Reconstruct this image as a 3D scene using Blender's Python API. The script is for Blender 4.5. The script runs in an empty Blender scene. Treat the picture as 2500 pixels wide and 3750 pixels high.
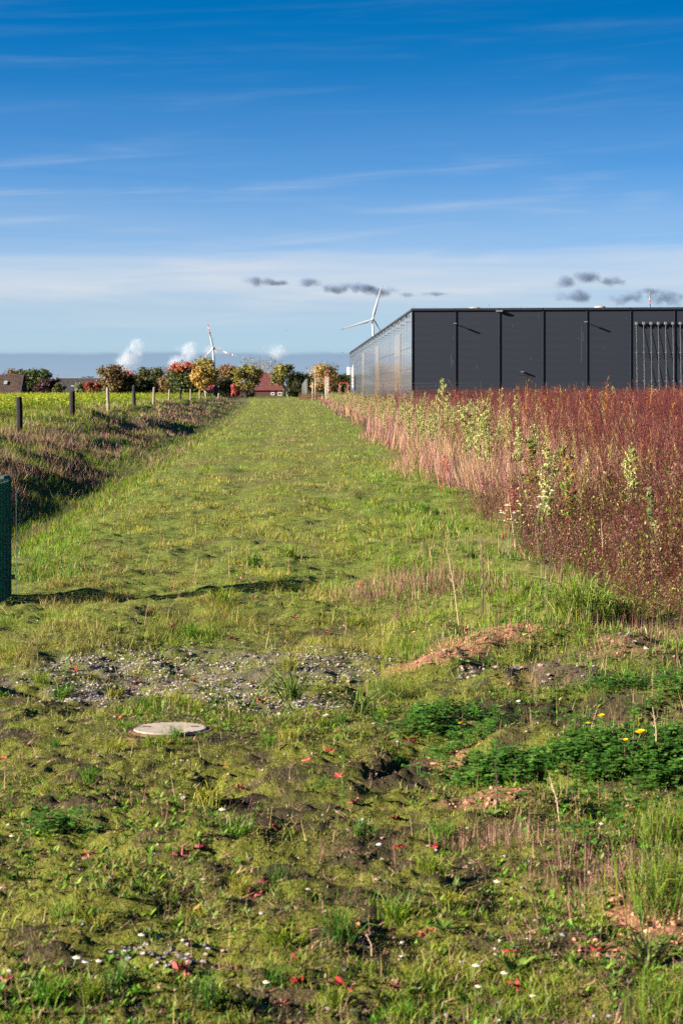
import bpy, math, random
import numpy as np

# ------------------------------------------------------------------ camera, light, exposure
S = bpy.context.scene
COL = S.collection
RAD = math.radians
F, H, YH = 6300.0, 2.15, 1425.0          # focal length in pixels of the 2500 px wide photo, eye height, horizon row

cam_d = bpy.data.cameras.new('camera')
cam = bpy.data.objects.new('camera', cam_d)
COL.objects.link(cam)
cam.location = (0, 0, H)
cam.rotation_euler = (RAD(90), 0, 0)
cam_d.sensor_fit = 'VERTICAL'
cam_d.sensor_height = 36.0
cam_d.sensor_width = 24.0
cam_d.lens = 36.0 * F / 3750.0
cam_d.shift_y = -(1875.0 - YH) / 3750.0
cam_d.clip_start = 0.1
cam_d.clip_end = 30000
cam_d.dof.use_dof = True
cam_d.dof.focus_distance = 24.0
cam_d.dof.aperture_fstop = 6.3
S.camera = cam

# direction towards the sun: from the left, a little from behind the camera, low
SUN = np.array([-1.0, -0.36, 0.395]); SUN /= np.linalg.norm(SUN)
sun_el = math.asin(SUN[2]); sun_az = math.atan2(SUN[0], SUN[1])
ld = bpy.data.lights.new('sun', 'SUN')
ld.energy = 5.0; ld.angle = RAD(0.5); ld.color = (1.0, 0.91, 0.76)
lo = bpy.data.objects.new('sun', ld); COL.objects.link(lo)
lo.rotation_euler = (math.pi/2 - sun_el, 0, math.atan2(-SUN[0], SUN[1]) + math.pi)
from mathutils import Vector
lo.rotation_euler = Vector(SUN.tolist()).to_track_quat('Z', 'Y').to_euler()
lo.location = (-40, -10, 30)

S.view_settings.view_transform = 'Standard'
S.view_settings.look = 'None'
S.view_settings.gamma = 1.0
S.view_settings.use_curve_mapping = False
S.view_settings.exposure = 2.4
S.render.engine = 'CYCLES'
S.cycles.use_denoising = False
S.cycles.sample_clamp_indirect = 4.0
try:
    S.cycles.denoiser = 'OPENIMAGEDENOISE'
except Exception:
    pass
S.cycles.max_bounces = 5
S.cycles.diffuse_bounces = 2
S.cycles.glossy_bounces = 2
S.cycles.transmission_bounces = 3
S.cycles.transparent_max_bounces = 6
S.cycles.volume_bounces = 1
S.cycles.caustics_reflective = False
S.cycles.caustics_refractive = False

# ------------------------------------------------------------------ node helper
class NT:
    def __init__(s, tree): s.t = tree; s.n = tree.nodes; s.l = tree.links
    def new(s, typ, **kw):
        n = s.n.new(typ)
        for k, v in kw.items(): setattr(n, k, v)
        return n
    def val(s, sock, v):
        if hasattr(v, 'links') or isinstance(v, bpy.types.NodeSocket): s.l.new(v, sock)
        else: sock.default_value = v
    def math(s, op, a, b=0.0, c=None, clamp=False):
        n = s.new('ShaderNodeMath', operation=op); n.use_clamp = clamp
        s.val(n.inputs[0], a); s.val(n.inputs[1], b)
        if c is not None: s.val(n.inputs[2], c)
        return n.outputs[0]
    def ramp(s, fac, stops, interp='LINEAR'):
        n = s.new('ShaderNodeValToRGB'); cr = n.color_ramp; cr.interpolation = interp
        while len(cr.elements) > 1: cr.elements.remove(cr.elements[-1])
        for i, (p, c) in enumerate(stops):
            e = cr.elements[0] if i == 0 else cr.elements.new(p)
            e.position = p; e.color = (c[0], c[1], c[2], 1) if hasattr(c, '__len__') else (c, c, c, 1)
        s.val(n.inputs[0], fac)
        return n.outputs[0]
    def mix(s, fac, a, b, blend='MIX'):
        n = s.new('ShaderNodeMix', data_type='RGBA', blend_type=blend)
        s.val(n.inputs[0], fac); s.val(n.inputs[6], a if not isinstance(a, tuple) else (*a, 1)); s.val(n.inputs[7], b if not isinstance(b, tuple) else (*b, 1))
        return n.outputs[2]
    def comb(s, x, y, z):
        n = s.new('ShaderNodeCombineXYZ')
        for i, v in enumerate((x, y, z)): s.val(n.inputs[i], v)
        return n.outputs[0]
    def noise(s, vec, scale, detail=4, rough=.55, dist=0.0):
        n = s.new('ShaderNodeTexNoise'); n.inputs['Scale'].default_value = scale
        n.inputs['Detail'].default_value = detail; n.inputs['Roughness'].default_value = rough; n.inputs['Distortion'].default_value = dist
        if vec is not None: s.val(n.inputs['Vector'], vec)
        return n.outputs[0]

# ------------------------------------------------------------------ sky
W = bpy.data.worlds.new('World'); S.world = W; W.use_nodes = True
nt = NT(W.node_tree); nt.n.clear()
tc = nt.new('ShaderNodeTexCoord')
sp = nt.new('ShaderNodeSeparateXYZ'); nt.l.new(tc.outputs['Generated'], sp.inputs[0])
X_, Y_, Z_ = sp.outputs
hor = nt.math('SQRT', nt.math('ADD', nt.math('MULTIPLY', X_, X_), nt.math('MULTIPLY', Y_, Y_)))
te = nt.math('DIVIDE', Z_, nt.math('MAXIMUM', hor, 0.05))            # tangent of the elevation
az = nt.math('ARCTAN2', X_, Y_)
sky = nt.new('ShaderNodeTexSky', sky_type='NISHITA')
sky.sun_disc = False; sky.sun_elevation = sun_el; sky.sun_rotation = sun_az
sky.air_density = 1.0; sky.dust_density = 0.3; sky.ozone_density = 2.0; sky.altitude = 50
zz = nt.math('ADD', nt.math('MULTIPLY', nt.math('MAXIMUM', Z_, 0.0), 3.2), 0.05)
nt.l.new(nt.comb(X_, Y_, zz), sky.inputs[0])
hs = nt.new('ShaderNodeHueSaturation'); hs.inputs['Saturation'].default_value = 1.56; hs.inputs['Value'].default_value = .96; hs.inputs['Hue'].default_value = .500
nt.l.new(sky.outputs[0], hs.inputs['Color'])
pale = nt.new('ShaderNodeRGB'); pale.outputs[0].default_value = (1.75, 2.2, 2.5, 1)
low = nt.ramp(nt.math('MULTIPLY', te, 4.0), [(.0, .88), (.18, .78), (.34, .34), (.56, .06), (.9, .0)], 'EASE')
skyc = nt.mix(low, hs.outputs[0], pale.outputs[0])
SKYK = 0.05
# thin cirrus in streaks, thickest in a pale band a few degrees up
v1 = nt.comb(nt.math('MULTIPLY', az, 3.0), nt.math('ADD', nt.math('MULTIPLY', te, 42.0), nt.math('MULTIPLY', az, 1.2)), 0.0)
n1 = nt.noise(v1, 1.3, 8, .6, .6)
v2 = nt.comb(nt.math('MULTIPLY', az, 5.0), nt.math('SUBTRACT', nt.math('MULTIPLY', te, 70.0), nt.math('MULTIPLY', az, 3.0)), 3.7)
n2 = nt.noise(v2, 1.25, 7, .55, .5)
streak = nt.ramp(n2, [(.45, 0.0), (.95, 1.0)], 'EASE')
env = nt.ramp(nt.math('MULTIPLY', te, 4.0), [(.04, .30), (.3, .50), (.46, .50), (.6, .15), (.85, .09), (1.0, .05)])
wisp = nt.math('MULTIPLY', streak, env)
tb = nt.math('ADD', te, nt.math('MULTIPLY', nt.math('SUBTRACT', n1, .5), .030))
band = nt.ramp(nt.math('MULTIPLY', tb, 5.0), [(.12, .0), (.235, .30), (.30, .80), (.36, .74), (.42, .28), (.62, .12), (.95, .0)], 'EASE')
patch = nt.ramp(n1, [(.25, .45), (.65, 1.0)])
cover = nt.math('ADD', wisp, nt.math('MULTIPLY', band, patch), clamp=True)
white = nt.new('ShaderNodeRGB'); white.outputs[0].default_value = (2.65, 2.85, 3.1, 1)
c1 = nt.mix(cover, skyc, white.outputs[0])
# the grey-blue cloud bank that sits on the horizon
nb = nt.noise(nt.comb(nt.math('MULTIPLY', az, 9.0), nt.math('MULTIPLY', te, 30.0), 1.0), 2.2, 6, .6)
tb2 = nt.math('ADD', te, nt.math('MULTIPLY', nt.math('SUBTRACT', nb, .5), .0060))
bank = nt.ramp(nt.math('MULTIPLY', tb2, 20.0), [(.0, .72), (.33, .78), (.395, .82), (.435, .12), (.50, .0)])
bankc = nt.new('ShaderNodeRGB'); bankc.outputs[0].default_value = (1.02, 1.46, 2.12, 1)
c2 = nt.mix(bank, c1, bankc.outputs[0])
bg = nt.new('ShaderNodeBackground'); bg.inputs['Strength'].default_value = SKYK
nt.l.new(c2, bg.inputs['Color'])
out = nt.new('ShaderNodeOutputWorld'); nt.l.new(bg.outputs[0], out.inputs['Surface'])

# ------------------------------------------------------------------ helpers
rng = np.random.default_rng(7)
random.seed(7)

def U(x): return (x - 1250.0) / F
def at(x, y, d): return np.array([U(x) * d, d, H + (YH - y) / F * d])

def _h(ix, iy, s):
    n = (ix.astype(np.int64) * 374761393 + iy.astype(np.int64) * 668265263 + s * 1442695041) & 0xffffffff
    n = ((n ^ (n >> 13)) * 1274126177) & 0xffffffff
    n = (n ^ (n >> 16)) & 0xffff
    return n / 65535.0
def vn(x, y, s=0):
    x = np.asarray(x, float); y = np.asarray(y, float)
    ix = np.floor(x); iy = np.floor(y); fx = x - ix; fy = y - iy
    fx = fx * fx * (3 - 2 * fx); fy = fy * fy * (3 - 2 * fy)
    a = _h(ix, iy, s); b = _h(ix + 1, iy, s); c = _h(ix, iy + 1, s); d = _h(ix + 1, iy + 1, s)
    return a + (b - a) * fx + (c - a) * fy + (a - b - c + d) * fx * fy
def fbm(x, y, s=0, o=4):
    t = 0; a = .5; n = 0
    for i in range(o):
        t = t + a * vn(x * 2**i + 17.3 * i, y * 2**i - 9.1 * i, s + i); n += a; a *= .55
    return t / n
def ss(a, b, x):
    t = np.clip((x - a) / (b - a), 0, 1); return t * t * (3 - 2 * t)

MATS = {}
def setp(ob, **kw):
    for k, v in kw.items():
        if v is not None: ob[k] = v
    return ob

def mesh_np(name, V, T, mat=None, col=None, parent=None, flat=False, loc=None, **props):
    V = np.asarray(V, np.float32); T = np.asarray(T, np.int32)
    if loc is not None: V = V - np.asarray(loc, np.float32)
    me = bpy.data.meshes.new(name)
    k = T.shape[1]
    me.vertices.add(len(V)); me.vertices.foreach_set('co', V.ravel())
    me.loops.add(T.size); me.loops.foreach_set('vertex_index', T.ravel())
    me.polygons.add(len(T)); me.polygons.foreach_set('loop_start', np.arange(0, T.size, k, dtype=np.int32))
    me.update(calc_edges=True)
    if flat: me.shade_flat()
    if col is not None:
        a = me.color_attributes.new('Col', 'FLOAT_COLOR', 'POINT')
        c4 = np.ones((len(V), 4), np.float32); c4[:, :3] = col
        a.data.foreach_set('color', c4.ravel())
    if mat is not None: me.materials.append(mat)
    ob = bpy.data.objects.new(name, me); COL.objects.link(ob)
    if loc is not None and parent is None: ob.location = loc
    if parent is not None: ob.parent = parent
    return setp(ob, **props)

class MB:
    """collects boxes, tubes and polygons into one mesh"""
    def __init__(s): s.v = []; s.f = []
    def add(s, V, Fs):
        o = len(s.v); s.v += [tuple(float(q) for q in p) for p in V]; s.f += [tuple(o + i for i in f) for f in Fs]; return s
    def box(s, c, size, ax=None, up=None):
        c = np.array(c, float); hx, hy, hz = np.array(size, float) / 2
        a = np.array([1., 0, 0]) if ax is None else np.array(ax, float); a /= np.linalg.norm(a)
        w = np.array([0, 0, 1.]) if up is None else np.array(up, float); w /= np.linalg.norm(w)
        b = np.cross(w, a)
        P = [c + sx*hx*a + sy*hy*b + sz*hz*w for sz in (-1, 1) for sx, sy in ((-1,-1),(1,-1),(1,1),(-1,1))]
        return s.add(P, [(3,2,1,0),(4,5,6,7),(0,1,5,4),(1,2,6,5),(2,3,7,6),(3,0,4,7)])
    def tube(s, pts, rad, n=8, cap=True):
        pts = [np.array(p, float) for p in pts]
        if not hasattr(rad, '__len__'): rad = [rad] * len(pts)
        V = []
        for i, p in enumerate(pts):
            t = pts[min(i+1, len(pts)-1)] - pts[max(i-1, 0)]; t /= np.linalg.norm(t) + 1e-9
            a = np.cross(t, (0, 0, 1) if abs(t[2]) < .9 else (1, 0, 0)); a /= np.linalg.norm(a); b = np.cross(t, a)
            for k in range(n):
                q = 2 * math.pi * k / n; V.append(p + rad[i] * (math.cos(q) * a + math.sin(q) * b))
        Fs = [(i*n+k, i*n+(k+1) % n, (i+1)*n+(k+1) % n, (i+1)*n+k) for i in range(len(pts)-1) for k in range(n)]
        if cap: Fs += [tuple(range(n))[::-1], tuple((len(pts)-1)*n + k for k in range(n))]
        return s.add(V, Fs)
    def build(s, name, mat, parent=None, loc=None, smooth=False, **props):
        me = bpy.data.meshes.new(name)
        L = np.zeros(3) if loc is None else np.array(loc, float)
        me.from_pydata([tuple(np.array(p) - L) for p in s.v], [], s.f); me.update()
        if not smooth: me.shade_flat()
        else: me.shade_smooth()
        if mat: me.materials.append(mat)
        ob = bpy.data.objects.new(name, me); COL.objects.link(ob)
        if parent is not None: ob.parent = parent
        elif loc is not None: ob.location = L
        return setp(ob, **props)

def thing(name, label, cat, loc=(0, 0, 0), group=None, rz=0.0):
    o = bpy.data.objects.new(name, None); COL.objects.link(o)
    o.location = [float(q) for q in loc]; o.rotation_euler = (0, 0, rz); o.empty_display_size = .1
    return setp(o, label=label, category=cat, group=group)
def copy_tree(o, parent=None):
    c = o.copy(); COL.objects.link(c); c.parent = parent
    for ch in list(o.children): copy_tree(ch, c)
    return c
def share(name, ob, loc, parent=None, rz=0, sc=1, **props):
    """another object on the same mesh data"""
    o = bpy.data.objects.new(name, ob.data if hasattr(ob, 'data') else ob); COL.objects.link(o)
    o.location = [float(q) for q in loc]; o.rotation_euler = (0, 0, rz)
    o.scale = (sc, sc, sc) if not hasattr(sc, '__len__') else sc
    if parent is not None: o.parent = parent
    return setp(o, **props)

# ------------------------------------------------------------------ materials
def pmat(name, col, rough=.8, noise=None, spec=.3, bump=None, metallic=0.0):
    m = bpy.data.materials.new(name); m.use_nodes = True
    t = NT(m.node_tree); b = t.n['Principled BSDF']
    b.inputs['Roughness'].default_value = rough; b.inputs['Specular IOR Level'].default_value = spec; b.inputs['Metallic'].default_value = metallic
    b.inputs['Base Color'].default_value = (*col, 1)
    tcn = t.new('ShaderNodeTexCoord')
    if noise:
        sc, amt = noise
        mp = t.new('ShaderNodeMapping'); t.l.new(tcn.outputs['Object'], mp.inputs[0])
        mp.inputs['Scale'].default_value = sc if hasattr(sc, '__len__') else (sc, sc, sc)
        nz = t.noise(mp.outputs[0], 1.0, 6, .6)
        k = t.ramp(nz, [(.25, 1 - amt), (.75, 1 + amt)])
        t.l.new(t.mix(1.0, (*col,), k, 'MULTIPLY'), b.inputs['Base Color'])
    if bump:
        nz = t.noise(tcn.outputs['Object'], bump[0], 5, .6)
        bn = t.new('ShaderNodeBump'); bn.inputs['Distance'].default_value = bump[1]; t.l.new(nz, bn.inputs['Height'])
        t.l.new(bn.outputs[0], b.inputs['Normal'])
    return m
def leafmat(name, trans=.35, gloss=.012, var=.25):
    """plant surface: colour from the plant itself (attribute Col), some light passes through"""
    m = bpy.data.materials.new(name); m.use_nodes = True
    t = NT(m.node_tree); t.n.clear()
    a = t.new('ShaderNodeAttribute', attribute_name='Col')
    tcn = t.new('ShaderNodeTexCoord')
    nz = t.noise(tcn.outputs['Object'], 9.0, 3, .6)
    c = t.mix(1.0, a.outputs['Color'], t.ramp(nz, [(.25, 1 - var), (.75, 1 + var)]), 'MULTIPLY')
    d = t.new('ShaderNodeBsdfDiffuse'); t.l.new(c, d.inputs[0])
    tr = t.new('ShaderNodeBsdfTranslucent'); t.l.new(c, tr.inputs[0])
    mx = t.new('ShaderNodeMixShader'); mx.inputs[0].default_value = trans
    t.l.new(d.outputs[0], mx.inputs[1]); t.l.new(tr.outputs[0], mx.inputs[2])
    g = t.new('ShaderNodeBsdfGlossy'); g.inputs['Roughness'].default_value = .45
    m2 = t.new('ShaderNodeMixShader'); m2.inputs[0].default_value = gloss
    t.l.new(mx.outputs[0], m2.inputs[1]); t.l.new(g.outputs[0], m2.inputs[2])
    o = t.new('ShaderNodeOutputMaterial'); t.l.new(m2.outputs[0], o.inputs[0])
    return m
M_LEAF = leafmat('plant_leaf'); M_DRY = leafmat('dry_stem', .15, .0, .3); M_TREE = leafmat('tree_leaf', .25, .01, .2)

# ------------------------------------------------------------------ terrain
def x_left(d): return -3.5 - .025 * d - .00005 * np.minimum(d, 420)**2     # left edge of the track, lip of the ditch
def x_right(d): return 2.9 - .0235 * d                                      # right edge of the track, foot of the weeds
def x_fence(d): return -9.3 - .04 * d

def _flat(x, y): return np.array([U(x) * (H * F / (y - YH)), H * F / (y - YH)])
BUMPS = []
def bump(x, y, rx, ry, h, ang=0.0):
    p = _flat(x, y); BUMPS.append((p[0], p[1], rx, ry, h, ang))
for x_, y_, rx_, ry_, h_ in ((1560, 2470, .42, .42, .08), (1700, 2430, .50, .45, .13), (1850, 2395, .50, .40, .13), (2010, 2400, .48, .36, .11), (2170, 2420, .45, .36, .09), (2330, 2440, .5, .4, .08)): bump(x_, y_, rx_, ry_, h_, .15)
for x_, y_, h_ in ((1830, 2515, .10), (1930, 2500, .13), (2050, 2510, .14), (2190, 2505, .11)): bump(x_, y_, .24, .17, h_, .1)   # lip above the hollow
bump(1930, 2625, .30, .20, -.34, .1); bump(2100, 2600, .30, .17, -.36, .1)      # dark hollow
bump(1660, 2665, .42, .28, .12)           # clover mounds
bump(1800, 2760, .35, .22, .10); bump(2030, 2740, .40, .25, .14)
bump(2350, 2810, .50, .40, .18)
bump(2390, 2570, .45, .25, .16)
bump(1800, 2850, .3, .2, -.06)
bump(1850, 2960, .4, .22, .10)
bump(1600, 2730, .10, .20, -.05)
bump(1440, 2780, .06, .26, -.14, -.3)     # edge of the tyre mark
bump(1980, 3130, .25, .12, .06)
bump(1930, 3260, .22, .10, -.10)
bump(1760, 3330, .14, .07, -.07)
bump(2420, 3330, .22, .16, .07)
bump(1560, 3620, .16, .07, -.08)
bump(300, 2170, .5, .5, .05)
bump(1800, 2200, 1.2, 1.6, .10)
bump(2350, 2300, 1.3, 1.6, .15)

MHX, MHY = _flat(624, 2671)
def tread_mask(X, Y):
    a = (1 - ss(9.6, 11.4, Y)) * ss(.36, .55, fbm(X * .9 + 5, Y * .6, 53, 3)) * (1 - ss(.3, 1.0, X))
    for x_, y_, rx_, ry_ in ((900, 2900, .42, 1.5), (330, 2960, .5, 1.3), (180, 3350, .5, .7), (900, 3560, .5, .6), (1100, 3150, .35, .5)):
        p = _flat(x_, y_); a = np.maximum(a, 1 - ss(.75, 1.15, np.sqrt(((X - p[0]) / rx_)**2 + ((Y - p[1]) / ry_)**2) + .5 * (fbm(X * 3, Y * 3, 59) - .5)))
    return a
def gz(X, Y):
    X = np.asarray(X, float); Y = np.asarray(Y, float)
    d = np.maximum(Y, 1.0)
    s = x_left(d) - X
    zt = np.interp(d, [0, 30, 63, 88, 330, 430], [.35, .45, .72, 1.0, .80, .1])
    dep = np.interp(d, [0, 22, 40, 70, 420], [.85, .85, .70, .42, .35])
    zl = np.interp(s, [-.8, 0, .6, 1.5, 2.2], [0, -.04, -.33, -.94, -1.0]) * dep
    wid = np.interp(d, [0, 26, 45, 80], [4.6, 4.9, 6.0, 7.4])
    up = np.clip((s + 1.1 * (fbm(X * .3, Y * .12, 5) - .5) - 2.1) / (wid - 2.1), 0, 1); up = .6 * up + .4 * up * up * (3 - 2 * up)
    fadeD = np.interp(d, [0, 10, 18, 300, 420], [.0, .0, 1, 1, .15])
    z = np.where(s > 2.1, -1.0 * dep + (zt + dep) * up, zl) * np.where(s > 2.1, 1, fadeD)
    z = np.where(s > -.8, z, 0)
    lump = ss(1.0, 3.0, s) * ss(25, 45, d) * (1 - ss(300, 420, d))
    z = z + lump * (.75 * (fbm(X * .45 + 3, Y * .20, 11) - .5) + .35 * (fbm(X * 1.1, Y * .5, 13, 3) - .5))
    t = X - x_right(d)
    z = z + .80 * ss(.3, 6, t) * ss(18, 42, d) * (1 - ss(330, 430, d)) + .25 * ss(2, 5, t) * (fbm(X * .3, Y * .3, 21) - .5)
    far = ss(150, 500, d)
    near = 1 - ss(30, 60, d)
    z = z + (.09 * (fbm(X * .55, Y * .45, 31) - .5) + .13 * (fbm(X * 1.5, Y * 1.0, 32, 3) - .5)) * (1 - far) + .07 * (vn(X * 1.3, Y * 1.1, 33) - .5) * near
    if np.any(near > 0):
        z = z + near * (.095 * (fbm(X * 4.5, Y * 5.5, 41, 3) - .5) + .030 * (vn(X * 17, Y * 19, 43) - .5))
        rough = ss(.5, 1.6, t + 1.7) * near                   # broken ground on the right
        z = z + rough * (.15 * (fbm(X * 2.9, Y * 2.4, 47) - .5) + .16 * (fbm(X * 1.1, Y * 1.0, 49, 3) - .5))
    # shallow wheel ruts with the print of a tread
    c = np.where(d > 12, (x_left(d) + x_right(d)) / 2, (x_left(12.) + x_right(12.)) / 2)
    for k, off in ((0, -.95), (1, .95)):
        r = np.exp(-((X - c - off + .15 * (vn(Y * .2, Y * 0 + k, 51) - .5)) / .42)**2)
        z = z - .035 * r * (1 - far)
    tread = tread_mask(X, Y)
    ph = Y / .135 + .5 * (fbm(X * 1.2, Y * 2, 55, 2) - .5) * 2
    wv = .5 + .5 * np.sin(2 * math.pi * ph)
    z = z + tread * .075 * (wv**1.5 - .4) * (.55 + .8 * vn(X * 2.2, np.floor(ph), 57))
    p = _flat(1470, 2800)
    tm = np.exp(-((X - p[0] + .05) / .22)**2 - ((Y - p[1]) / .75)**2)
    z = z + tm * .05 * (np.sin(2 * math.pi * (Y + .5 * X) / .15) * .5 - .4)
    for bx, by, rx, ry, h, a in BUMPS:
        ca, sa = math.cos(a), math.sin(a)
        dx = (X - bx) * ca + (Y - by) * sa; dy = -(X - bx) * sa + (Y - by) * ca
        z = z + h * np.exp(-(dx / rx)**2 - (dy / ry)**2)
    k = np.exp(-(((X - MHX) / .55)**2 + ((Y - MHY) / .60)**2)**2)
    z = z * (1 - k) + .01 * k
    return z
def gz1(x, y): return float(gz(np.array([x]), np.array([y]))[0])
def ground_px(x, y):
    """the ground point that the photo shows at this pixel"""
    d = H * F / (y - YH)
    for _ in range(40):
        d2 = (H - gz1(U(x) * d, d)) * F / (y - YH); d = .5 * d + .5 * d2
    return np.array([U(x) * d, d, gz1(U(x) * d, d)])

def patch_mask(X, Y, x, y, rx, ry, ang=0, edge=.35, seed=0):
    p = _flat(x, y); ca, sa = math.cos(ang), math.sin(ang)
    dx = (X - p[0]) * ca + (Y - p[1]) * sa; dy = -(X - p[0]) * sa + (Y - p[1]) * ca
    r = np.sqrt((dx / rx)**2 + (dy / ry)**2) + .55 * (fbm(X * 3.1, Y * 3.1, 60 + seed) - .5)
    return 1 - ss(1 - edge, 1 + edge * .3, r)
def m_gravel(X, Y):
    g = np.maximum(patch_mask(X, Y, 720, 2440, 1.25, 1.45, -.5), patch_mask(X, Y, 330, 2510, .75, .55, .3, seed=1))
    g = np.maximum(g, .8 * patch_mask(X, Y, 1000, 2570, .7, .45, 0, seed=2))
    g = np.maximum(g, .6 * patch_mask(X, Y, 1180, 2430, .8, .7, 0, seed=4))
    return np.maximum(g, .65 * patch_mask(X, Y, 620, 3490, .20, .18, 0, seed=3))
def m_redsoil(X, Y):
    g = np.maximum.reduce([patch_mask(X, Y, 1600, 2450, .46, .40, .3, seed=5), patch_mask(X, Y, 1740, 2400, .55, .60, .1, seed=6), .95 * patch_mask(X, Y, 1890, 2360, .50, .55, .0, seed=25), .8 * patch_mask(X, Y, 2090, 2395, .60, .32, .1, seed=26), .6 * patch_mask(X, Y, 2330, 2440, .45, .2, .1, seed=27)]) * ss(.12, .28, fbm(X * 2.6, Y * 2.6, 66))
    g = np.maximum(g, .8 * patch_mask(X, Y, 1760, 2940, .30, .30, .2, seed=7))
    g = np.maximum(g, patch_mask(X, Y, 2440, 3400, .24, .36, .2, seed=8))
    g = np.maximum(g, .25 * patch_mask(X, Y, 1990, 2530, .4, .2, .2, seed=8))
    g = np.maximum(g, .6 * patch_mask(X, Y, 2230, 3480, .16, .2, .2, seed=18))
    return np.maximum(g, .7 * patch_mask(X, Y, 1610, 2760, .16, .35, .2, seed=9))
def m_rubble(X, Y):
    g = np.maximum.reduce([.8 * patch_mask(X, Y, 2030, 2510, .60, .26, .1, seed=28) * ss(.30, .55, fbm(X * 4, Y * 4, 67, 3)), patch_mask(X, Y, 1880, 2490, .48, .32, .2, seed=10), patch_mask(X, Y, 2400, 2690, .45, .2, .1, seed=11)])
    return np.maximum(g, .25 * patch_mask(X, Y, 2220, 2440, .4, .25, .1, seed=12))
def m_clover(X, Y):
    g = np.maximum(patch_mask(X, Y, 1660, 2660, .52, .40, .1, seed=13), patch_mask(X, Y, 1930, 2770, .85, .50, .35, seed=14))
    g = np.maximum(g, patch_mask(X, Y, 2350, 2830, .55, .42, 0, seed=15))
    g = np.maximum(g, patch_mask(X, Y, 2380, 2570, .52, .33, .25, seed=16))
    g = np.maximum(g, .5 * patch_mask(X, Y, 300, 3030, .3, .14, 0, seed=17))
    return g * (1 - m_dark(X, Y)) * (1 - .8 * m_rubble(X, Y))
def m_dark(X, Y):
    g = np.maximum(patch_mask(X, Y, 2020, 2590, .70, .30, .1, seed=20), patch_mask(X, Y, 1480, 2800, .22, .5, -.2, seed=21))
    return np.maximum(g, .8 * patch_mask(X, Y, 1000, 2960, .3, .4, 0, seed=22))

def ground_color(X, Y):
    d = np.maximum(Y, 1)
    s = x_left(d) - X; t = X - x_right(d)
    n1 = fbm(X * .8, Y * .8, 71); n2 = fbm(X * 4.0, Y * 4.0, 72); n3 = vn(X * 11, Y * 11, 73)
    near = 1 - ss(9, 22, d)
    moss = np.array([.112, .116, .018]); soil = np.array([.078, .052, .033]); dsoil = np.array([.026, .019, .014])
    turf = np.array([.105, .125, .022])
    def mixc(a, b, k): return a + (b - a) * k[..., None]
    c = np.broadcast_to(turf, X.shape + (3,)).copy()
    c = mixc(c, moss, near)
    c = mixc(c, soil, ss(.54, .70, n2 * .6 + n1 * .4) * (.5 + .4 * near))
    c = mixc(c, dsoil, ss(.50, .72, n3 * .45 + n2 * .55) * .8 * near)
    c = mixc(c, np.array([.10, .075, .035]), ss(.5, .7, fbm(X * .5, Y * .25, 75)) * .5 * (1 - near))
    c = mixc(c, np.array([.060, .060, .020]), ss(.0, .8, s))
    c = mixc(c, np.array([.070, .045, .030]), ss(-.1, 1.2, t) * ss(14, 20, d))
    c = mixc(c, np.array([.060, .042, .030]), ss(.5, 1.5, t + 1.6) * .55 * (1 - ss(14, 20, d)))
    c = mixc(c, np.array([.15, .125, .105]), m_gravel(X, Y) * .65 * near * ss(.35,.6,n2))
    c = mixc(c, np.array([.25, .118, .072]), m_redsoil(X, Y))
    c = mixc(c, np.array([.085, .060, .048]), m_rubble(X, Y))
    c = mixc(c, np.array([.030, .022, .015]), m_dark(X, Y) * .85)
    c = mixc(c, np.array([.075, .085, .030]), ss(420, 600, d))
    c = mixc(c, np.array([.13, .15, .03]), ss(2, 5, x_fence(d) - X) * (1 - ss(380, 420, d)) * .7)
    return c * (.8 + .4 * n3[..., None])

ang = np.concatenate([np.arange(-14, 14.001, .12), np.arange(20, 341, 8.)])
rad = [.5, 1.2, 2.0, 2.8]
while rad[-1] < 45: rad.append(rad[-1] * (1.0045 if rad[-1] > 4.5 else 1.02))
while rad[-1] < 300: rad.append(rad[-1] * 1.02)
while rad[-1] < 9000: rad.append(rad[-1] * 1.13)
rad = np.array(rad)
A, R = np.meshgrid(np.radians(ang), rad)
GX = np.sin(A) * R; GY = np.cos(A) * R
GZ = gz(GX, GY) * (GY > 0)
na, nr = len(ang), len(rad)
idx = np.arange(na * nr).reshape(nr, na); nxt = np.roll(idx, -1, axis=1)
q = np.stack([idx[:-1], idx[1:], nxt[1:], nxt[:-1]], -1).reshape(-1, 4)
V = np.stack([GX, GY, GZ], -1).reshape(-1, 3)
fan = np.array([[len(V), idx[0, i], nxt[0, i], nxt[0, i]] for i in range(na)])
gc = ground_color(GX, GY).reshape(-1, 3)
def groundmat():
    m = bpy.data.materials.new('ground_surface'); m.use_nodes = True
    t = NT(m.node_tree); b = t.n['Principled BSDF']; b.inputs['Roughness'].default_value = .95; b.inputs['Specular IOR Level'].default_value = .1
    a = t.new('ShaderNodeAttribute', attribute_name='Col'); tcn = t.new('ShaderNodeTexCoord')
    n1 = t.noise(tcn.outputs['Object'], 34.0, 6, .65); n2 = t.noise(tcn.outputs['Object'], 130.0, 4, .6)
    c = t.mix(1.0, a.outputs['Color'], t.ramp(n1, [(.3, .55), (.7, 1.45)]), 'MULTIPLY')
    c = t.mix(1.0, c, t.ramp(n2, [(.3, .7), (.7, 1.3)]), 'MULTIPLY')
    t.l.new(c, b.inputs['Base Color'])
    bn = t.new('ShaderNodeBump'); bn.inputs['Distance'].default_value = .045; bn.inputs['Strength'].default_value = 1.0
    t.l.new(t.math('ADD', n1, t.math('MULTIPLY', n2, .4)), bn.inputs['Height']); t.l.new(bn.outputs[0], b.inputs['Normal'])
    return m
M_GROUND = groundmat()
tri = np.concatenate([q[:, [0, 1, 2]], q[:, [0, 2, 3]], np.array([[len(V), nxt[0, i], idx[0, i]] for i in range(na)])])
tri = tri[:, ::-1]
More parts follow.
